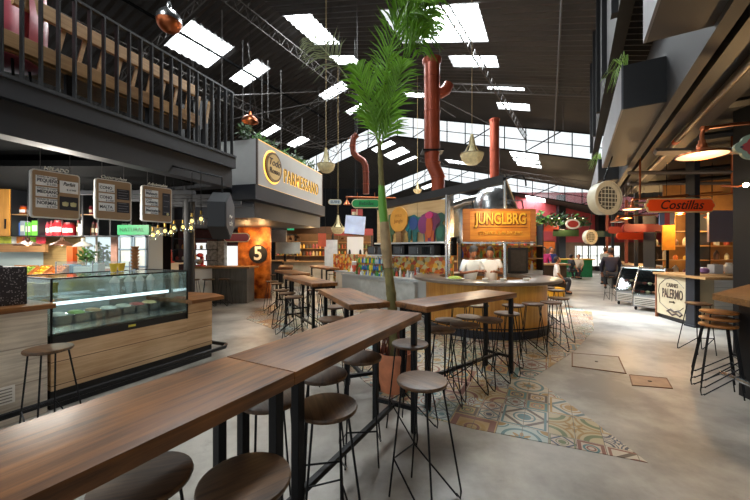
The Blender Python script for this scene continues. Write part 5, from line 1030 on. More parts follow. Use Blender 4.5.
def person(loc, rz, label, shirt, pants, hair, skin='#a8714f', sit=False, seat=.8, h=1.68, lean=.0, look=-.25, hands=None, sleeve=1.0, cap=None, apron=None, longhair=False, turn=0, group=None):
    t = T('person', label, 'person', loc, rz, group)      # faces local -Y
    k = h/1.7; hip = seat+.1 if sit else .93*k; ly = -lean
    P = {'pel': (0, 0, hip), 'sp': (0, ly*.4, hip+.2*k), 'ch': (0, ly*.9, hip+.42*k), 'nk': (0, ly*1.05, hip+.54*k), 'hd': (0, ly*1.15-.01, hip+.61*k)}
    hc = Vector((0, ly*1.25-.03, hip+.69*k))
    hands = hands or {1: ((.25, -.05+ly, hip+.2), (.22, -.2+ly, hip+.0)), -1: ((-.25, -.05+ly, hip+.2), (-.22, -.2+ly, hip+.0))}
    V, E_, Rr, ix = [], [], [], {}
    def add(n, p, r, par=None):
        ix[n] = len(V); V.append(Vector(p)); Rr.append(r)
        if par: E_.append((ix[par], ix[n]))
    add('pel', P['pel'], (.11*k, .09*k)); add('sp', P['sp'], (.105*k, .075*k), 'pel'); add('ch', P['ch'], (.11*k, .075*k), 'sp'); add('nk', P['nk'], .055*k, 'ch'); add('hd', P['hd'], .05*k, 'nk')
    J = {}
    for s_ in (1, -1):
        sh = Vector((s_*.18*k, P['ch'][1], P['ch'][2]+.06*k)); el_, ha = Vector(hands[s_][0]), Vector(hands[s_][1])
        add('sh%d' % s_, sh, .055*k, 'ch'); add('el%d' % s_, el_, .038*k, 'sh%d' % s_); add('wr%d' % s_, ha, .026*k, 'el%d' % s_); d = (ha-el_).normalized(); add('pa%d' % s_, ha+d*.07*k, (.034*k, .02*k), 'wr%d' % s_)
        hp = Vector((s_*.1*k, 0, hip-.04))
        if sit: kn = Vector((s_*.13, -.42*k, hip-.02)); an = Vector((s_*.13, -.33*k, hip-.44*k)); to_ = an+Vector((0, -.15, -.05))
        else: kn = Vector((s_*.1, -.02, .5*k)); an = Vector((s_*.1, .02, .09)); to_ = an+Vector((0, -.15, -.05))
        add('hp%d' % s_, hp, .09*k, 'pel'); add('kn%d' % s_, kn, .06*k, 'hp%d' % s_); add('an%d' % s_, an, .04*k, 'kn%d' % s_); add('to%d' % s_, to_, .032*k, 'an%d' % s_)
        J[s_] = (sh, el_, ha, hp, kn, an, to_)
    def extra(mb):
        Mh = Matrix.Rotation(look, 3, 'X'); Mz = Matrix.Rotation(turn, 3, 'Z')
        def q(p): return hc+Mz @ (Mh @ Vector(p))
        s0 = len(mb.b.verts); mb.ball((0, 0, 0), .1*k, 14, .78, .95, 1.18, None)
        mb.ball((0, -.035*k, -.06*k), .06*k, 10, .85, .9, .9); mb.ball((0, -.1*k, -.01*k), .018*k, 6, .8, 1, 1.5); mb.ball((0, -.088*k, -.055*k), .02*k, 6, 1.3, .5, .4)
        for s_ in (1, -1): mb.ball((s_*.08*k, 0, 0), .024*k, 6, .4, .8, 1.2)
        mb.b.verts.ensure_lookup_table()
        for i in range(s0, len(mb.b.verts)): mb.b.verts[i].co = q(mb.b.verts[i].co)
        for s_ in (1, -1):
            ha, el_ = J[s_][2], J[s_][1]; d = (ha-el_).normalized(); sd = d.cross(Vector((0, 0, 1))).normalized(); n_ = sd.cross(d); base = ha+d*.08*k
            for j, (o_, L_) in enumerate(((-.028, .06), (-.01, .072), (.01, .068), (.028, .055))):
                a = base+sd*o_*k; mb.tube([a-d*.02, a+d*L_*.5*k, a+d*L_*.85*k-n_*.02*k, a+d*L_*.9*k-n_*.045*k], [.0095*k, .009*k, .008*k, .006*k], 6)
            a = ha+d*.03*k+sd*.03*k*-s_; mb.tube([a, a+d*.03*k-sd*.03*k*s_, a+d*.06*k-sd*.035*k*s_-n_*.01], [.011*k, .01*k, .007*k], 6)
    ms = mat('skin '+skin, skin, .5); body = skinned(V, E_, Rr, 0, 2, t, 'body', ms, extra)
    # clothes: shirt, trousers, shoes, hair
    V2 = [P['pel'], P['sp'], P['ch'], (P['nk'][0], P['nk'][1], P['nk'][2]-.04)]; E2 = [(0, 1), (1, 2), (2, 3)]; R2 = [(.16*k, .13*k), (.155*k, .12*k), (.18*k, .13*k), .072*k]
    for s_ in (1, -1):
        sh, el_, ha = J[s_][:3]; n = len(V2); e = sh.lerp(el_, min(1, sleeve*1.0)) if sleeve < 1 else el_; V2 += [sh, e]; E2 += [(2, n), (n, n+1)]; R2 += [.078*k, .06*k]
        if sleeve > 1: V2.append(el_.lerp(ha, .9)); E2.append((n+1, n+2)); R2.append(.04*k)
    skinned(V2, E2, R2, 0, 2, t, 'shirt', mat('cloth '+shirt, shirt, .8, noise=.08, nscale=6))
    V3 = [P['pel']]; E3 = []; R3 = [(.15*k, .12*k)]
    for s_ in (1, -1): hp, kn, an = J[s_][3:6]; n = len(V3); V3 += [hp, kn, an+Vector((0, 0, .03))]; E3 += [(0, n), (n, n+1), (n+1, n+2)]; R3 += [.105*k, .075*k, .058*k]
    skinned(V3, E3, R3, 0, 2, t, 'trousers', mat('cloth '+pants, pants, .8))
    for s_ in (1, -1): an, to_ = J[s_][5:7]; b = MB(); b.tube([an+Vector((0, .05, -.04)), an+Vector((0, -.03, -.035)), to_+Vector((0, 0, -.0))], [.04, .045, .032], 10); b.build('shoe', M_blkp, t, smooth=True)
    b = MB(); Mh = Matrix.Rotation(look, 3, 'X'); Mz = Matrix.Rotation(turn, 3, 'Z'); s0 = len(b.b.verts); b.ball((0, .018*k, .03*k), .108*k, 14, .82, .95, 1.08)
    if longhair: b.tube([(0, .08*k, .05*k), (0, .13*k, -.02*k), (0, .13*k, -.12*k), (0, .1*k, -.22*k)], [.04, .045, .04, .02], 10)
    b.b.verts.ensure_lookup_table()
    for v_ in b.b.verts:
        if v_.co.y < -.045*k and v_.co.z < .07*k: v_.co.y = -.045*k+(v_.co.y+.045*k)*.1
        v_.co = hc+Mz @ (Mh @ v_.co)
    b.build('hair', mat('hair '+hair, hair, .6), t, smooth=True)
    if cap: b = MB(); b.lathe([(.088*k, .05*k), (.092*k, .1*k), (.07*k, .14*k), (0, .15*k)], (0, .01, 0), 16); 
    if cap:
        for v_ in b.b.verts: v_.co = hc+Mz @ (Mh @ v_.co)
        b.build('cap', mat('cap '+cap, cap, .7), t, smooth=True)
    if apron:
        b = MB(); b.box(-.13*k, .13*k, -.16*k+ly*.6, -.14*k+ly*.6, hip-.25, hip+.32*k, bev=.005); b.build('apron', mat('cloth '+apron, apron, .8), t)
    return t
person(Vector((2.06, 7.25, 0)), R(12), 'left chef in a pale blue shirt and dark cap behind the round bar, looking down', '#dbe8f2', '#2a2e36', '#1c1614', '#8f5c40', lean=.1, look=.45, h=1.62,
       hands={1: ((.27, -.12, 1.1), (.1, -.38, 1.16)), -1: ((-.27, -.12, 1.1), (-.08, -.38, 1.16))}, cap='#2b2c30', sleeve=.9)
person(Vector((2.54, 7.3, 0)), R(-25), 'right chef in a white shirt with dark tied hair behind the round bar', '#f4f4f2', '#2a2e36', '#1a1412', '#9a6546', lean=.1, look=.4, h=1.62,
       hands={1: ((.25, -.1, 1.1), (.12, -.36, 1.15)), -1: ((-.25, -.15, 1.12), (-.12, -.4, 1.16))}, longhair=True, sleeve=.6)
dup(proto, (7.45, 10.5, 0), .4, 'stool under the person in the dark jacket by the slanted fridges')
person(Vector((7.45, 10.5, .0)), R(150), 'person in a dark navy jacket seated on a stool beside the slanted display fridges', '#1f2030', '#17181c', '#2a1d18', '#8f5c40', sit=True, seat=.76, lean=.1, look=.3, sleeve=1.2)
person(Vector((10.6, 15.4, 0)), R(100), 'distant person in a grey top standing past the seated person in the dark jacket', '#8c8a80', '#3a3a3c', '#2a1d18', lean=.05)
for (X, Y, rz, c_, lb, sit) in ((6.55, 12.0, 60, '#e4e2e0', 'distant person in a white shirt at the dark table right of the orange kiosk sign', True), (6.9, 13.6, -30, '#b02a6a', 'distant person in a magenta top left of the blue one', False), (7.35, 13.9, 10, '#27408f', 'distant person in a bright blue top right of the magenta one', False), (10.6, 18.0, 90, '#20242c', 'distant seated person in black left of the green counter', True), (11.2, 18.3, -60, '#b9a890', 'distant seated person in beige by the green counter', True)):
    person(Vector((X, Y, 0)), R(rz), lb, c_, '#2a2c34', '#201814', sit=sit, seat=.46, h=1.68)
    if sit: b = MB(); b.lathe([(.18,.43),(.19,.45),(0,.46)], n=16); o_ = T('low_stool', 'low stool under the %s' % ' '.join(lb.replace('distant ', '').split()[:6]), 'stool', (X, Y, 0)); b.build('seat', M_seat, o_, smooth=40); b = MB(); [b.tube([(.1*math.cos(a), .1*math.sin(a), .43), (.17*math.cos(a), .17*math.sin(a), 0)], .012, 5) for a in (0, 1.57, 3.14, 4.71)]; b.build('legs', M_blk, o_)
# ================================================================ right: mezzanine edge, planters, pipes
QA = R(31); QC, QS = math.cos(QA), math.sin(QA)
def Qp(s, t, z=0): return Vector((s*QS+t*QC, s*QC-t*QS, z))
QRZ = math.pi/2-QA                # local x = along, local -y = towards +t ... t positive is local -y
def qthing(name, lb, cat): return T(name, lb, cat, (0, 0, 0), QRZ)
M_pg = mat('planter grey', '#5e6066', .55, noise=.12, nscale=2); M_pd = mat('planter slate', '#131417', .55, noise=.15, nscale=2)
for i, (s0, s1, lb) in enumerate(((-1.0, 3.49, 'nearest slate box planter hanging from the right mezzanine edge'), (5.0, 8.36, 'middle slate box planter hanging from the right mezzanine edge'), (9.86, 14.2, 'farthest slate box planter hanging from the right mezzanine edge'))):
    t = qthing('box_planter', lb, 'planter'); b = MB(); b.box(s0, s1, -.90, -.50, 3.3, 3.83); b.build('box', M_pd, t)
    b = MB(); b.box(s0, s1, -.50, -.48, 3.3, 3.85); b.build('outer_panel', M_pg, t)
    b = MB(); b.box(s0+.05, s1-.05, -.86, -.52, 3.8, 3.835); b.build('soil', mat('soil', '#2e2018', .9), t)
    if i: 
        for j, sx_ in enumerate((s0+.15, s0+.5)):
            b = MB()
            for k in range(16):
                a = random.uniform(0, 6.28); rr_ = random.uniform(.08, .22); p0 = Vector((sx_+random.uniform(-.05, .05), -.55, 3.83)); p1 = p0+Vector((math.cos(a)*rr_*.5, math.sin(a)*rr_*.5+.05, .18)); p2 = p0+Vector((math.cos(a)*rr_, math.sin(a)*rr_+.1, random.uniform(-.2, .12)))
                b.tube([p0, p1, p2], [.005, .004, .0015], 4)
            b.build('grass_tuft', M_lime, t)
t = qthing('mezzanine_front', 'dark mezzanine front behind the hanging box planters', 'mezzanine'); b = MB(); b.box(-7, 14, -1.0, -.9, 3.25, 4.4); b.build('front_panel', mat('dull slate panel', '#1d1e21', .6, noise=.2, nscale=1), t)  # front and edge beam run on unseen behind the camera, added for shade
b = MB(); b.box(-7, 14, -1.75, -1.22, 3.50, 3.72); b.build('edge_beam', mat('mid slate beam', '#171618', .55), t)
b = MB(); b.box(4.7, 12.8, -.6, -.45, 4.5, 7.2); b.box(-2, 4.7, -.6, -.45, 5.1, 7.6); b.build('upper_wall', mat('black upper wall', '#0c0d0e', .6, noise=.2, nscale=1), t)
for i in range(5): b = MB(); b.box(5+1.7*i, 5.12+1.7*i, -.45, -.38, 4.5, 7.15); b.build('upper_rib', mat('dull slate panel', '#1d1e21', .6), t)
b = MB(); b.tube([Qp(.4, 1.11, 3.6), Qp(14, 1.11, 3.6)], .035, 10); tag(b.build('conduit_pipe', mat('pale conduit', '#8f8c80', .4, .3), smooth=True), 'pale pipe running along the right mezzanine edge', 'pipe')
b = MB(); b.tube([Qp(.4, 1.45, 3.42), Qp(14, 1.45, 3.42)], .045, 10); tag(b.build('steel_pipe', mat('dull shiny pipe', '#625b54', .35, .8), smooth=True), 'shiny steel pipe parallel to the pale one, farther right', 'pipe')
for s_ in (2.9, 7.3): b = MB(); b.tube([Qp(s_, 1.45, 3.42), Qp(s_+.14, 1.45, 3.42)], .05, 10); b.build('painted_band', mat('orange red band', '#c24a22', .5), bpy.data.objects['steel_pipe'], smooth=True)
t = T('spot_lamp', 'small white spot lamp clamped to the pale pipe', 'spotlight', Qp(6.6, 1.02, 3.5)); b = MB(); b.tube([(0, 0, 0), (-.12, -.12, -.1)], [.05, .07], 12); b.tube([(.03, 0, .02), (.1, .05, .06)], .03, 8); b.build('head', M_white, t, smooth=True); b = MB(); b.ball((-.12, -.12, -.1), .045, 8); b.build('lens', M_chrome, t, smooth=True)
# ceiling over the right stalls, its unseen near end lengthened to shade the floor
b = MB(); b.prism([Qp(-7, 1.75, 3.75), Qp(16, 1.75, 3.75), Qp(16, 12, 3.75), Qp(-7, 12, 3.75)], (0, 0, .1)); S('ceiling', b, mat('brown black ceiling', '#14110f', .7, noise=.2))
for i, (py, Yd) in enumerate(((173, 6.4), (184, 7.4), (152, 4.8), (203, 10.5), (208, 12))):
    z = EYE+(250-py)/FPX*Yd; b = MB(); b.tube([(at(628 if i != 2 else 655, 0, Yd).x, Yd, z), (at(628, 0, Yd).x+7, Yd-.35, z)], .035 if i != 2 else .05, 4); tag(b.build('ceiling_beam', mat('grey purlin', '#6b6159', .6)), ['first', 'second', 'nearest', 'fourth', 'farthest'][i]+' thin beam under the dark ceiling over the right stalls, counted from the drum lamp', 'beam')
for i in range(7): b = MB(); p0 = Qp(3.2+1.6*i, 1.8, 3.6); p1 = Qp(3.2+1.6*i, 9, 3.6); b.tube([p0, p1], .06, 4); tag(b.build('ceiling_joist', M_blkp), 'black joist under the ceiling of the right stalls', 'joist', 'joists over the right stalls')
# drum lamps
def drum(p, r, lb, rz):
    t = T('drum_lamp', lb, 'lamp', p, rz)
    m = mat('ivory enamel', '#cfcbb8', .5, noise=.08, nscale=8)
    b = MB(); b.tube([(0, 0, 0), (0, r*.55, 0)], r, 32); b.build('drum', m, t, smooth=40)
    b = MB(); b.lathe([(r*1.0,-.0),(r*1.06,-.01),(r*1.06,.03),(r,.03)], n=36, cap=False)
    for v_ in b.b.verts: v_.co = Vector((v_.co.x, -v_.co.z, v_.co.y))
    b.build('rim', m, t, smooth=True)
    b = MB(); disc(b, Vector((0, 0, 0)), r*.72, -.008, 0, 28); b.build('dark_face', mat('aged dark face', '#4b4a40', .5, noise=.3, nscale=20), t)
    b = MB()
    for i in range(10): a = R(36*i); b.tube([(r*.72*math.cos(a), -.02, r*.72*math.sin(a)), (r*.98*math.cos(a), -.02, r*.98*math.sin(a))], .008, 4)
    for i in range(-2, 3): x = i*r*.26; z = math.sqrt(max(0, (r*.7)**2-x*x)); b.tube([(x, -.02, -z), (x, -.02, z)], .007, 4); b.tube([(-z, -.02, x), (z, -.02, x)], .007, 4)
    b.build('face_grille', m, t)
    b = MB(); b.tube([(0, r*.28, r), (.03, r*.28, r+.1), (.14, r*.1, 3.3-p.z)], .012, 6); b.build('hanger', M_blk, t)
drum(at(607.5, 198, 6.0), .29, 'large ivory drum lamp with a grille face, hanging at the mezzanine corner', R(14))
drum(at(591, 237, 11.5), .24, 'small ivory drum lamp, farther along the mezzanine edge', R(14))
# gooseneck lamps and signs at the right
def goose(p, lb, r=.2, arm=((0, 0, .12), (0, 0, .2), (.04, 0, .25), (.6, 0, .3)), light=0):
    t = T('gooseneck_lamp', lb, 'lamp', p); MB().lathe([(r,-.03),(r*.97,-.01),(r*.5,.02),(r*.22,.05),(r*.2,.09),(0,.1)], n=28, cap=False).build('lamp_shade', M_copper, t, smooth=True)
    MB().lathe([(r*.95,-.028),(r*.5,-.0),(0,.01)], n=28, cap=False).build('white_lining', M_white, t, smooth=True)
    b = MB(); b.tube(arm, .018, 8); b.build('copper_arm', M_copper, t, smooth=True); b = MB()
    b.tube([arm[0], Vector(arm[0])+Vector((0, 0, .05))], .03, 8); b.tube([Vector(arm[2])-Vector((.02, 0, .0)), Vector(arm[2])+Vector((.03, 0, 0))], .028, 8); b.build('elbow_joint', M_copper, t, smooth=True)
    if light: point(Vector(p)+Vector((0, 0, -.1)), light)
goose(at(702, 153, 3.4), 'large copper gooseneck lamp with a white inside at the upper right', .21, ((0, 0, .08), (.0, 0, .2), (.02, 0, .25), (.3, 0, .29), (.9, 0, .34)), light=4)
goose(at(632, 208, 7.0), 'small copper gooseneck lamp left of the orange sign', .17, ((0, 0, .06), (0, 0, .14), (.03, 0, .18), (1.9, 0, .34)), light=10)
goose(at(617, 221, 8.6), 'smaller copper lamp below and behind the orange sign', .15, ((0, 0, .06), (0, 0, .1), (.03, 0, .13), (2.2, 0, .2)))
pill_sign(at(680.5, 205.3, 6.3), 1.32, .27, mat('bright orange enamel', '#f0521c', .4), 'orange hanging sign with dark script lettering over the right stall', 'Costillas', mat('near black ink', '#1e1618', .5), tsize=.24, shear=.35, edge=mat('tan sign edge', '#c9a878', .5), lobes=1, hang=.2)
b = MB(); b.tube([at(640, 199.5, 6.35)+Vector((0, 0, 1.1)), at(640, 199.5, 6.35), at(732, 193.5, 6.3), at(732, 193.5, 6.3)+Vector((0, 0, 1.1))], .018, 8); tag(b.build('copper_rail', M_copper, smooth=True), 'copper pipe from which the orange lettered board hangs', 'pipe')
t = T('lobed_sign', 'red lobed wall plaque with a grey green border at the right edge', 'sign', at(744, 147, 3.0), R(-15)); 
def lob(r, n=6, a=.16): return [(r*(1+a*abs(math.cos(n/2*2*math.pi*i/48)))*math.cos(2*math.pi*i/48), r*.86*(1+a*abs(math.cos(n/2*2*math.pi*i/48)))*math.sin(2*math.pi*i/48)) for i in range(48)]
b = MB(); b.prism([(x*1.45+.14, 0, z) for x, z in lob(.125)], (0, .03, 0)); b.build('border', mat('grey green border', '#8c9c86', .5), t); b = MB(); b.prism([(x*1.45+.14, -.006, z) for x, z in lob(.094)], (0, .008, 0)); b.build('face', mat('plaque red', '#a83a38', .5), t); b = MB(); b.prism([(-.02+x, -.01, z) for x, z in el(0, 0, .012, .008, 10)], (0, .005, 0)); b.build('dark_dot', M_ink, t)
t = T('wall_lantern', 'glowing warm bulb lamp on the black pillar at the right edge', 'lamp', at(746, 185, 4.3)); b = MB(); b.ball((0, 0, 0), .03, 10); b.build('bulb', mat('white hot bulb', '#fff0c0', .3, emit=60, emitcol='#ffd080'), t, smooth=True); b = MB(); b.tube([(0, .03, 0), (0, .1, 0), (0, .3, .05)], .012, 6); b.build('bracket', M_copper, t); point(at(746, 185, 4.2), 28)
# black columns
def post(x0, x1, y1, Y, d, z1, lb, m=M_blkp):
    a, c_ = at(x0, 0, Y+d), at(x1+4, 0, Y); t = T('column', lb, 'column', ((a.x+c_.x)/2, Y+d/2, 0)); w_ = (c_.x-a.x)/2
    b = MB(); b.box(-w_, w_, -d/2, d/2, 0, z1); b.build('shaft', m, t); b = MB(); b.box(-w_-.02, w_+.02, -d/2-.02, d/2+.02, 0, .04); b.build('foot_plate', m, t); return t
post(685.5, 696, 328, 6.85, .2, 3.7, 'black square column in front of the cream painted stall panel', mat('blue black post', '#181b22', .5))
post(733, 752, 300, 4.75, .3, 3.7, 'wide black column behind the right oak counter')
# ice cream / meat fridge units with slanted glass
def slant(a, rz, lb, h=1.12):
    a = Vector(a); t = T('display_fridge', lb, 'fridge', a, rz); w_ = .62
    sd = [(0, 0, .1), (.0, 0, .5), (0, .34, h-.06), (0, .34, h), (0, .72, h), (0, .72, .1)]
    for x in (0, w_-.03): b = MB(); b.prism([(x, q[1], q[2]) for q in sd[0:1]+[(0, 0, .42), (0, .36, h), (0, .72, h), (0, .72, .1)]], (.03, 0, 0)); b.build('side_panel', M_chrome, t)
    b = MB(); b.box(.03, w_-.03, .02, .7, .1, .42); b.build('lower_body', mat('fridge steel', '#8d8f90', .4, .6), t)
    b = MB(); b.box(.05, w_-.05, .0, .02, .14, .36); b.build('vent_panel', mat('vent grey', '#bdb9ae', .5), t)
    for i in range(4): b = MB(); b.box(.07, w_-.07, -.006, 0, .17+.045*i, .185+.045*i); b.build('vent_slot', M_blk, t)
    b = MB(); b.prism([(.03, .02, .43), (w_-.03, .02, .43), (w_-.03, .36, h-.02), (.03, .36, h-.02)], (0, .008, .0)); b.build('slanted_glass', M_glass, t)
    b = MB(); b.tube([(.015, 0, .42), (.015, .36, h)], .02, 6); b.tube([(w_-.015, 0, .42), (w_-.015, .36, h)], .02, 6); b.build('frame_edge', M_chrome, t, smooth=True)
    b = MB(); b.box(.03, w_-.03, .34, .72, h-.03, h); b.build('top_panel', M_chrome, t)
    b = MB(); b.box(.03, w_-.03, .68, .7, .42, h-.03); b.build('inner_back', M_dark, t)
    for z, y0 in ((.44, .1), (.66, .25), (.86, .36)): b = MB(); b.box(.04, w_-.04, y0, .68, z, z+.012); b.build('shelf', M_glass if z > .5 else M_chrome, t)
    b = MB(); b.box(.05, w_-.05, .4, .43, h-.06, h-.035); b.build('strip_light', mat('cool strip light', '#eef6ff', .4, emit=3), t)
    for x in (.06, w_-.06):
        for y in (.08, .64): b = MB(); b.tube([(x-.012, y, .05), (x+.012, y, .05)], .05, 10); b.build('caster', M_blk, t)
    rr_ = Matrix.Rotation(rz, 3, 'Z')
    for i in range(8):
        c_ = ['#9a3a30', '#c9b08a', '#7a4a30', '#d8cfc0'][i % 4]; x = .1+.13*(i % 4); z = .452 if i < 4 else .672; y = .32 if i < 4 else .42
        b = MB(); b.ball((0, 0, .03), .05, 8, 1, 1.3, .6); o = b.build('food_tray', mat('food '+c_, c_, .5), None, smooth=True); o.location = a+rr_ @ Vector((x, y, z)); tag(o, 'small wrapped food portion in the slanted fridge %s' % lb.split('fridge ')[1].replace('on wheels ', ''), 'food', 'food portions in the slanted fridge '+lb.split('fridge ')[1].replace('on wheels ', ''))
slant((7.1, 9.85, 0), R(-63), 'slanted glass display fridge on wheels next to the seated person')
slant((6.9, 8.95, 0), R(-63), 'slanted glass display fridge beside the cream lettered panel')
# cream panel with lettering
pa, pb = fl(657, 316.5), fl(686.5, 325.5); PR = heading(pa, pb); pw_ = (pb-pa).to_2d().length
t = T('lettered_counter', 'cream stall front panel with the dark lettered crest, between fridges and column', 'stall front', pa, PR)
b = MB(); b.box(0, pw_, 0, .5, .1, 1.02); b.build('panel', mat('cream board', '#a5987c', .55, noise=.07, nscale=4), t); b = MB(); b.box(-.05, pw_+.6, -.06, .7, 1.02, 1.07); b.build('counter_top', M_bench, t); b = MB(); b.box(-.04, .0, -.02, .5, 0, 1.02); b.build('edge_strip', mat('rust strip', '#7a4a30', .5), t); b = MB(); b.box(0, pw_, .03, .5, 0, .1); b.build('plinth', M_blk, t)
text('CARNES', .13, M_brn, t, (pw_*.55, -.006, .80), ext=.003, sx=.8); text('PALERMO', .3, M_brn, t, (pw_*.55, -.006, .60), ext=.003, sx=.52, bold=.004); text('parrilla', .07, M_brn, t, (pw_*.55, -.006, .43), ext=.003)
b = MB(); O_ = [(.1,.52),(.07,.62),(.1,.78),(.3,.92),(.5,.97),(.7,.92),(.93,.78)]; O2 = [(.1,.52),(.12,.36),(.35,.26),(.55,.22),(.8,.28),(.92,.36)]
for L_ in (O_, O2): b.tube([(x*pw_, -.004, z) for x, z in L_], .008, 4)
b.build('crest_outline', M_brn, t)
b = MB(); b.tube([(x*pw_, -.004, z) for x, z in ((.38,.2),(.5,.26),(.62,.22),(.75,.26),(.88,.2),(.8,.15),(.68,.19),(.55,.14),(.42,.2))], .022, 5); b.build('crest_knot', M_brn, t)
# white counter right of the column
wa, wb = Vector((6.86, 7.05, 0)), Vector((8.9, 7.05, 0)); t = T('white_counter', 'white boarded counter between the two black columns', 'counter', wa, heading(wa, wb))
b = MB(); b.box(0, 2.1, 0, .6, 0, 1.03); b.build('body', wood('white boards', '#c9c4b8', '#e9e5dc', .5, 0, .5, plank=.2, seam='#aaa498'), t); b = MB(); b.box(-.1, 2.2, -.06, .7, 1.03, 1.08); b.build('counter_top', M_bench, t)
def onw(x, y): return wa+Matrix.Rotation(heading(wa, wb), 3, 'Z') @ Vector((x, y, 1.08))
for i, (x, c_, nm, lb) in enumerate(((.15, '#c9a98a', 'cutting_board', 'wooden board'), (.4, '#7c5a86', 'food_bag', 'purple wrapped food bag'), (.65, '#b9bcbe', 'cash_register', 'grey cash register'), (.95, '#d9d5ca', 'paper_roll', 'white paper roll'), (1.2, '#b5562c', 'bread_basket', 'orange basket'))):
    q = onw(x, .3); t = T(nm, lb+' on the white counter at the right', lb.split()[-1], q); b = MB(); h = (.04, .12, .2, .22, .1)[i]
    if i in (1, 3, 4): b.lathe([(.06,0),(.09,h*.3),(.085,h*.8),(.05,h),(0,h)], n=14)
    else: b.box(-.1, .1, -.08, .08, 0, h, bev=.01)
    b.build('body', mat('wc '+c_, c_, .5), t, smooth=35)
    b = MB(); b.box(-.05, .05, -.03, .03, h, h+.02); b.build('top', M_chrome if i == 2 else M_white, t)
# right oak counter
oc_ = T('oak_counter', 'oak topped black counter at the right edge of the picture', 'counter', (0, 0, 0))
b = MB(); b.prism([(3.75, 3.7, 1.05), (3.6, 3.2, 1.05), (4.6, 2.4, 1.05), (6.3, 4.0, 1.05), (5.3, 4.72, 1.05)], (0, 0, .065)); b.build('worktop', M_seatw if False else wood('right oak top', '#5a3d22', '#8d683e', .35, 0), oc_)
b = MB(); b.prism([(4.02, 3.68, 0), (3.95, 3.3, 0), (4.7, 2.7, 0), (6.0, 4.0, 0), (5.2, 4.45, 0)], (0, 0, 1.05)); b.build('body', M_blkp, oc_)
b = MB(); b.tube([(3.9, 3.75, .22), (3.82, 3.25, .22), (4.1, 2.95, .22)], .025, 8); b.tube([(4.0, 3.6, .22), (3.88, 3.6, .22)], .015, 6); b.build('foot_rail', M_chrome, oc_, smooth=True)
# ---- stalls further along the right side
b = MB(); b.box(6.5, 16, 11.4, 11.5, 0, 3.7); 
b.b.free()
M_warmwall = mat('amber stall wall', '#9a6a2e', .6, noise=.4, nscale=2)
def rstall(s, t_, L_, lb, col, top, sign=None, signlb=None):
    p = Qp(s, t_, 0); t = T('food_stall', lb, 'stall', p, QRZ)       # local x along hall, local -y away from the aisle
    b = MB(); b.box(0, L_, -.6, 0, 0, 1.02); b.build('counter_front', mat('rs '+col, col, .6, noise=.15, nscale=3), t); b = MB(); b.box(-.03, L_+.03, -.66, .06, 1.02, 1.07); b.build('counter_top', M_bench, t)
    b = MB(); b.box(0, L_, -2.9, -2.8, 0, 3.3); b.build('back_wall', M_warmwall, t)
    for x in (0.05, L_-.05): b = MB(); b.box(x-.05, x+.05, -.1, 0, 1.07, 3.6); b.build('post', mat('rust post', '#6b2e1c', .5) if x > 1 else M_blkp, t)
    for z in (1.3, 1.7, 2.1): b = MB(); b.box(.1, L_-.1, -2.8, -2.5, z, z+.03); b.build('shelf_board', M_bench, t)
    b = MB(); b.box(.2, L_-.2, -1.8, -1.4, 0, .95); b.build('inner_bench', M_steel, t)
    for j in range(int(L_/.22)):
        for z in (1.33, 1.73):
            c_ = random.choice(['#e0b84a', '#c9702a', '#8a3a26', '#d9cfa8', '#b8b8b0', '#5e7a48']); key = 'sj'+c_
            if key not in bt: bb = MB(); bb.lathe([(.05,0),(.05,.14),(.025,.19),(.025,.22),(0,.22)], n=8); bt[key] = bb.build('shelf_jar', mat('sj '+c_, c_, .4), None, smooth=True); o = bt[key]
            else: o = bt[key].copy(); COL.objects.link(o)
            o.location = Qp(s+.2+j*.22, t_+2.65, z); tag(o, 'small jar on a shelf of the amber lit right-hand stalls', 'jar', 'jars on the right stall shelves')
    point(Qp(s+L_*.5, t_+1.3, 2.7), 90, (1, .62, .26)); 
    for x in (.3, .7): dome_lamp(Qp(s+L_*x, t_+.6, 2.35), 'warm dome lamp over the counter of the %s' % lb.split(',')[0], .14, M_copper, 1.2, 0, 'dome lamps in the '+lb.split(',')[0])
    if sign: pill_sign(Qp(s+.2, t_-.1, 2.28), 1.5, .24, mat('sg '+sign, sign, .5), signlb, rz=0, edge=mat('sg edge'+sign, sign, .5), hang=1.3)
rstall(14.0, 1.7, 2.6, 'amber lit stall beyond the seated person, first on the right', '#6a3a24', 1, '#7a2420', 'dark red hanging sign over the nearer amber stall')
rstall(17.0, 1.3, 3.0, 'far amber lit stall, second on the right', '#4a4a44', 1, '#2f4f4a', 'dark teal hanging sign over the farther amber stall')
pill_sign(at(634, 236, 9.6), 1.0, .2, M_red, 'far orange red hanging sign left of the orange lettered board', hang=1.4, edge=M_red)
pill_sign(at(646, 228, 9.2), 1.3, .22, M_mar, 'maroon hanging sign just above the far orange red one', hang=1.3, edge=M_mar)
# stall behind the white counter
b = MB(); b.prism([Qp(13.8, 2.4, 0), Qp(13.8, 9, 0), Qp(13.8, 9, 3.7), Qp(13.8, 2.4, 3.7)], tuple(Qp(.08, 0, 0))); S('wall_stall', b, M_warmwall)
a = at(709, 242, 8.2); t = T('hanging_board', 'large grey menu panel hanging in the stall behind the white counter', 'panel', (a.x, 8.2, at(0, 242, 8.2).z)); b = MB(); b.box(0, .75, 0, .05, 0, .78); b.build('sheet', mat('grey lilac panel', '#77707a', .5), t); b = MB(); [b.tube([(x, .02, .78), (x, .02, 2)], .008, 5) for x in (.1, .65)]; b.build('hanging_wire', M_blk, t)
t = T('shelf_rack', 'tall rack of pots and bottles in the stall behind the white counter', 'rack', (7.75, 9.2, 0))
for z in (.9, 1.3, 1.7, 2.1): b = MB(); b.box(0, 3.0, 0, .4, z, z+.03); b.build('shelf_board', M_bench, t)
for x in (0, 1.5, 3.0): b = MB(); b.box(x-.02, x+.02, 0, .4, 0, 2.6); b.build('upright', M_blkp, t)
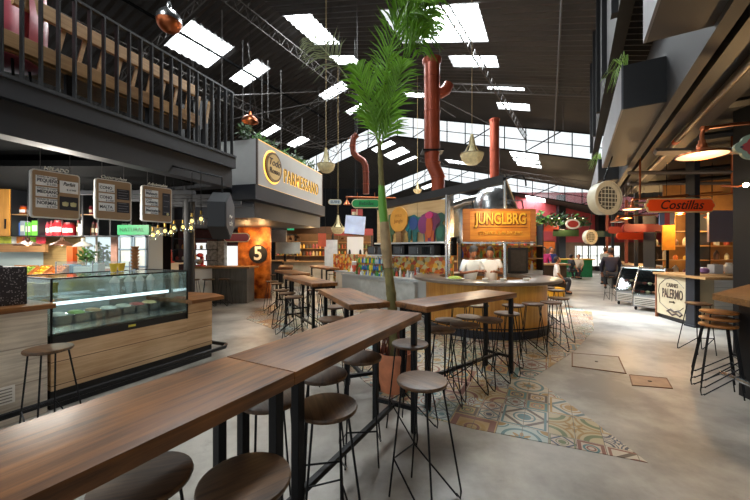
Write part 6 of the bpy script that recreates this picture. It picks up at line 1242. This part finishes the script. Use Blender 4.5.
for i in range(30):
    c_ = ['#c9702a', '#e0b84a', '#b8b8b0', '#8a3a26', '#5e4a3a', '#d9cfa8'][i % 6]; h = random.uniform(.12, .28); r = random.uniform(.05, .08); b = MB(); b.lathe([(r*.9,0),(r,h*.4),(r*.9,h*.7),(r*.4,h*.9),(r*.4,h),(0,h)], n=10); o = b.build('kitchen_pot', mat('wp '+c_, c_, .4, .2), None, smooth=True); o.location = (7.9+.29*(i % 10), 9.4, .93+.4*(i//10)); tag(o, 'pot or bottle on the rack behind the white counter', 'pot', 'pots on the rack behind the white counter')
for (x, y, z) in ((7.9, 8.6, 2.5), (8.9, 8.8, 2.4), (7.7, 10.2, 2.5)): point((x, y, z), 45, (1, .62, .26)); dome_lamp((x, y, z+.1), 'copper dome lamp glowing in the stall behind the white counter', .16, M_copper, 1.1, 0, 'dome lamps behind the white counter')
a, c_ = at(676, 268, 8.9), at(688, 235, 8.9); t = T('poster', 'yellow and orange upright poster left of the black square column', 'poster', ((a.x+c_.x)/2-.35, 8.9, 1.6)); b = MB(); b.box(-.17, .17, 0, .03, 0, .95); b.build('sheet', mat('amber sheet', '#d98f2a', .5, noise=.25, nscale=6), t); b = MB(); b.box(-.03, .03, .03, .06, -1.6, .95); b.build('back_stand', M_blk, t)
a = at(660, 204, 9.2); b = MB(); 
t = T('flag_panel', 'small blue and red striped panel hanging below the orange lettered board', 'panel', at(667, 219, 7.2)); 
for i, c_ in enumerate(('#5a6a90', '#b04a50', '#b9b4ae')): b = MB(); b.box(-.16+.11*i, -.05+.11*i, 0, .02, -.13, .13); b.build('stripe', mat('stripe '+c_, c_, .6), t)
b = MB(); b.tube([(-.17, .01, .13), (.18, .01, .13)], .01, 5); b.tube([(0, .01, .13), (0, .01, 3.7-t.location.z)], .006, 5); b.build('rod', M_blk, t)
# ---- far end of the aisle
b = MB(); b.box(8.8, 24, 26.0, 26.1, 2.2, 6.1); S('wall_red', b, mat('far red wall', '#9c3a40', .65, noise=.12, nscale=.7))
b = MB(); b.box(7, 24, 26.1, 26.2, 0, 2.2); S('wall_far', b, M_rust)
for i, (px, z1) in enumerate(((511, 6), (561, 5.8), (600, 5.6))): p = at(px, 0, 25.5); b = MB(); b.box(-.25, .25, -.2, .2, 0, z1); o = b.build('column', M_blkp); o.location = (p.x, 25.5, 0); tag(o, ['dark column at the left end of the far red wall', 'dark column in the middle of the far red wall', 'dark column at the right end of the far red wall'][i], 'column')
for i, (px0, px1) in enumerate(((576, 588), (590, 604), (606, 620))):
    a, c_ = at(px0, 266, 24), at(px1, 246, 24); t = T('light_panel', ['left', 'middle', 'right'][i]+' one of three bright lit windows behind the green counter', 'light panel', ((a.x+c_.x)/2, 24, a.z)); w_ = (c_.x-a.x)/2
    b = MB(); b.box(-w_, w_, 0, .1, 0, c_.z-a.z); b.build('pane', mat('lit pane', '#eef4f2', .5, emit=.8), t); b = MB(); [b.box(x-.03, x+.03, -.03, 0, 0, c_.z-a.z) for x in (-w_, 0, w_)]; b.box(-w_, w_, -.03, 0, .7, .75); b.build('mullion', M_blkp, t)
for i, (X, Y, w_, c_, lb) in enumerate(((11.7, 19.6, 2.2, '#1f7a52', 'green painted bar counter far down the aisle'), (9.3, 21, 2.4, '#5a3426', 'brown far counter left of the green one'), (6.3, 12.6, 1.9, '#3b3029', 'dark timber counter right of the round bar'))):
    t = T('bar_counter', lb, 'counter', (X, Y, 0)); b = MB(); b.box(-w_/2, w_/2, 0, .7, 0, 1.02); b.build('body', mat('fc '+c_, c_, .5, noise=.15), t); b = MB(); b.box(-w_/2-.1, w_/2+.1, -.1, .8, 1.02, 1.08); b.build('counter_top', M_bench if i else mat('yellow top', '#d8b13a', .5), t)
b = MB(); b.box(-.25, .25, -.2, .2, 0, .3, bev=.02); o = b.build('storage_crate', mat('crate yellow', '#e0a82a', .5)); o.location = (6.25, 11.6, .0); tag(o, 'yellow crate on the floor before the dark timber counter', 'crate')
for i, (px, py, Y, c_) in enumerate(((532, 225, 22, '#7a3a2a'), (548, 228, 22, '#c0432e'), (566, 233, 22, '#3f5a3a'), (545, 245, 20, '#c96a2a'), (528, 248, 18, '#e07f2a'))):
    t = T('stall_banner', ['brown', 'red', 'dark green', 'burnt orange', 'bright orange'][i]+' banner among the far stalls under the red wall', 'banner', at(px, py, Y)); w_ = (1.6, 1.4, 1.7, 1.2, .7)[i]; b = MB(); b.box(-w_/2, w_/2, 0, .05, -.22, .22 if i < 4 else .5); b.build('sheet', mat('bn '+c_, c_, .5, noise=.2, nscale=3), t); b = MB(); b.tube([(-w_/2, .02, .22 if i < 4 else .5), (w_/2, .02, .22 if i < 4 else .5)], .03, 6); b.build('rod', M_blk, t)
for i, px in enumerate((515, 524, 533, 541, 550, 557, 565, 573, 581)):
    shrub(at(px, 225+(i % 3)*2, 21), .42, 60, M_green if i % 2 else M_deep, 'hanging_plant', 'leafy hanging plant in the green row under the far red wall', 'plant', .35, 'hanging plants under the far red wall', stem=False)
    dome_lamp(at(px+2, 218, 20.8), 'small dark lamp in the row before the far red wall', .25, M_blkp, 2.0, 0, 'lamps before the far red wall')
t = T('round_sign', 'small white and red oval sign among the far hanging plants', 'sign', at(573, 224, 19.5)); b = MB(); b.prism([(x, 0, z) for x, z in el(0, 0, .42, .3, 24)], (0, .05, 0)); b.build('border', M_white, t); b = MB(); b.prism([(x, -.01, z) for x, z in el(0, 0, .32, .2, 24)], (0, .012, 0)); b.build('face', mat('plaque red', '#a83a38', .5), t)
for (x, y, z, e) in ((9.5, 20, 3.2, 120), (12.5, 22, 3.2, 120), (5.2, 14, 2.8, 60), (2.5, 11, 2.4, 40), (.2, 13, 2.6, 50)): point((x, y, z), e, (1, .72, .42), .15)
stall(Vector((4.6, 14.8, 0)), 2.6, '#5a3426', 'dark', 'distant dark brown stall behind the orange kiosk sign', '#5a3b22')
stall(Vector((6.2, 17.5, 0)), 2.4, '#8a6a3a', 'ochre', 'distant ochre stall under the far red wall', '#c0432e')
b = MB(); [b.tube([(x, .3, z), (x+.0, .3, z+.5)], .01, 4) for x in (0,) for z in (0,)]; b.b.free()
# kitchen line behind the chefs
t = T('back_bar', 'back bar shelving full of bottles behind the two chefs', 'shelving', (2.4, 9.3, 0))
for z in (1.0, 1.35, 1.7): b = MB(); b.box(0, 2.3, 0, .35, z, z+.03); b.build('shelf_board', M_steel if z < 1.2 else M_bench, t)
b = MB(); b.box(0, 2.3, .35, .4, 0, 2.3); b.build('back_panel', mm, t)
for x in (0, 2.28): b = MB(); b.box(x, x+.03, 0, .35, 0, 2.3); b.build('upright', M_blkp, t)
b = MB(); b.box(0, 2.3, 0, .35, 0, 1.0); b.build('cupboard', M_steel, t)
for i in range(36):
    c_ = random.choice(['#d9c23a', '#b8442e', '#e4e1d8', '#5e8a3a', '#7a5230', '#cfd3d4', '#27408f']); key = 'bb'+c_
    if key not in bt: bb = MB(); bb.lathe([(.04,0),(.04,.14),(.015,.2),(.015,.25),(0,.25)], n=8); bt[key] = bb.build('bottle', mat('bb '+c_, c_, .3), None, smooth=True); o = bt[key]
    else: o = bt[key].copy(); COL.objects.link(o)
    o.location = Vector((2.48+.18*(i % 12), 9.47, 1.03+.35*(i//12))); tag(o, 'bottle on the back bar behind the two chefs', 'bottle', 'bottles on the back bar')
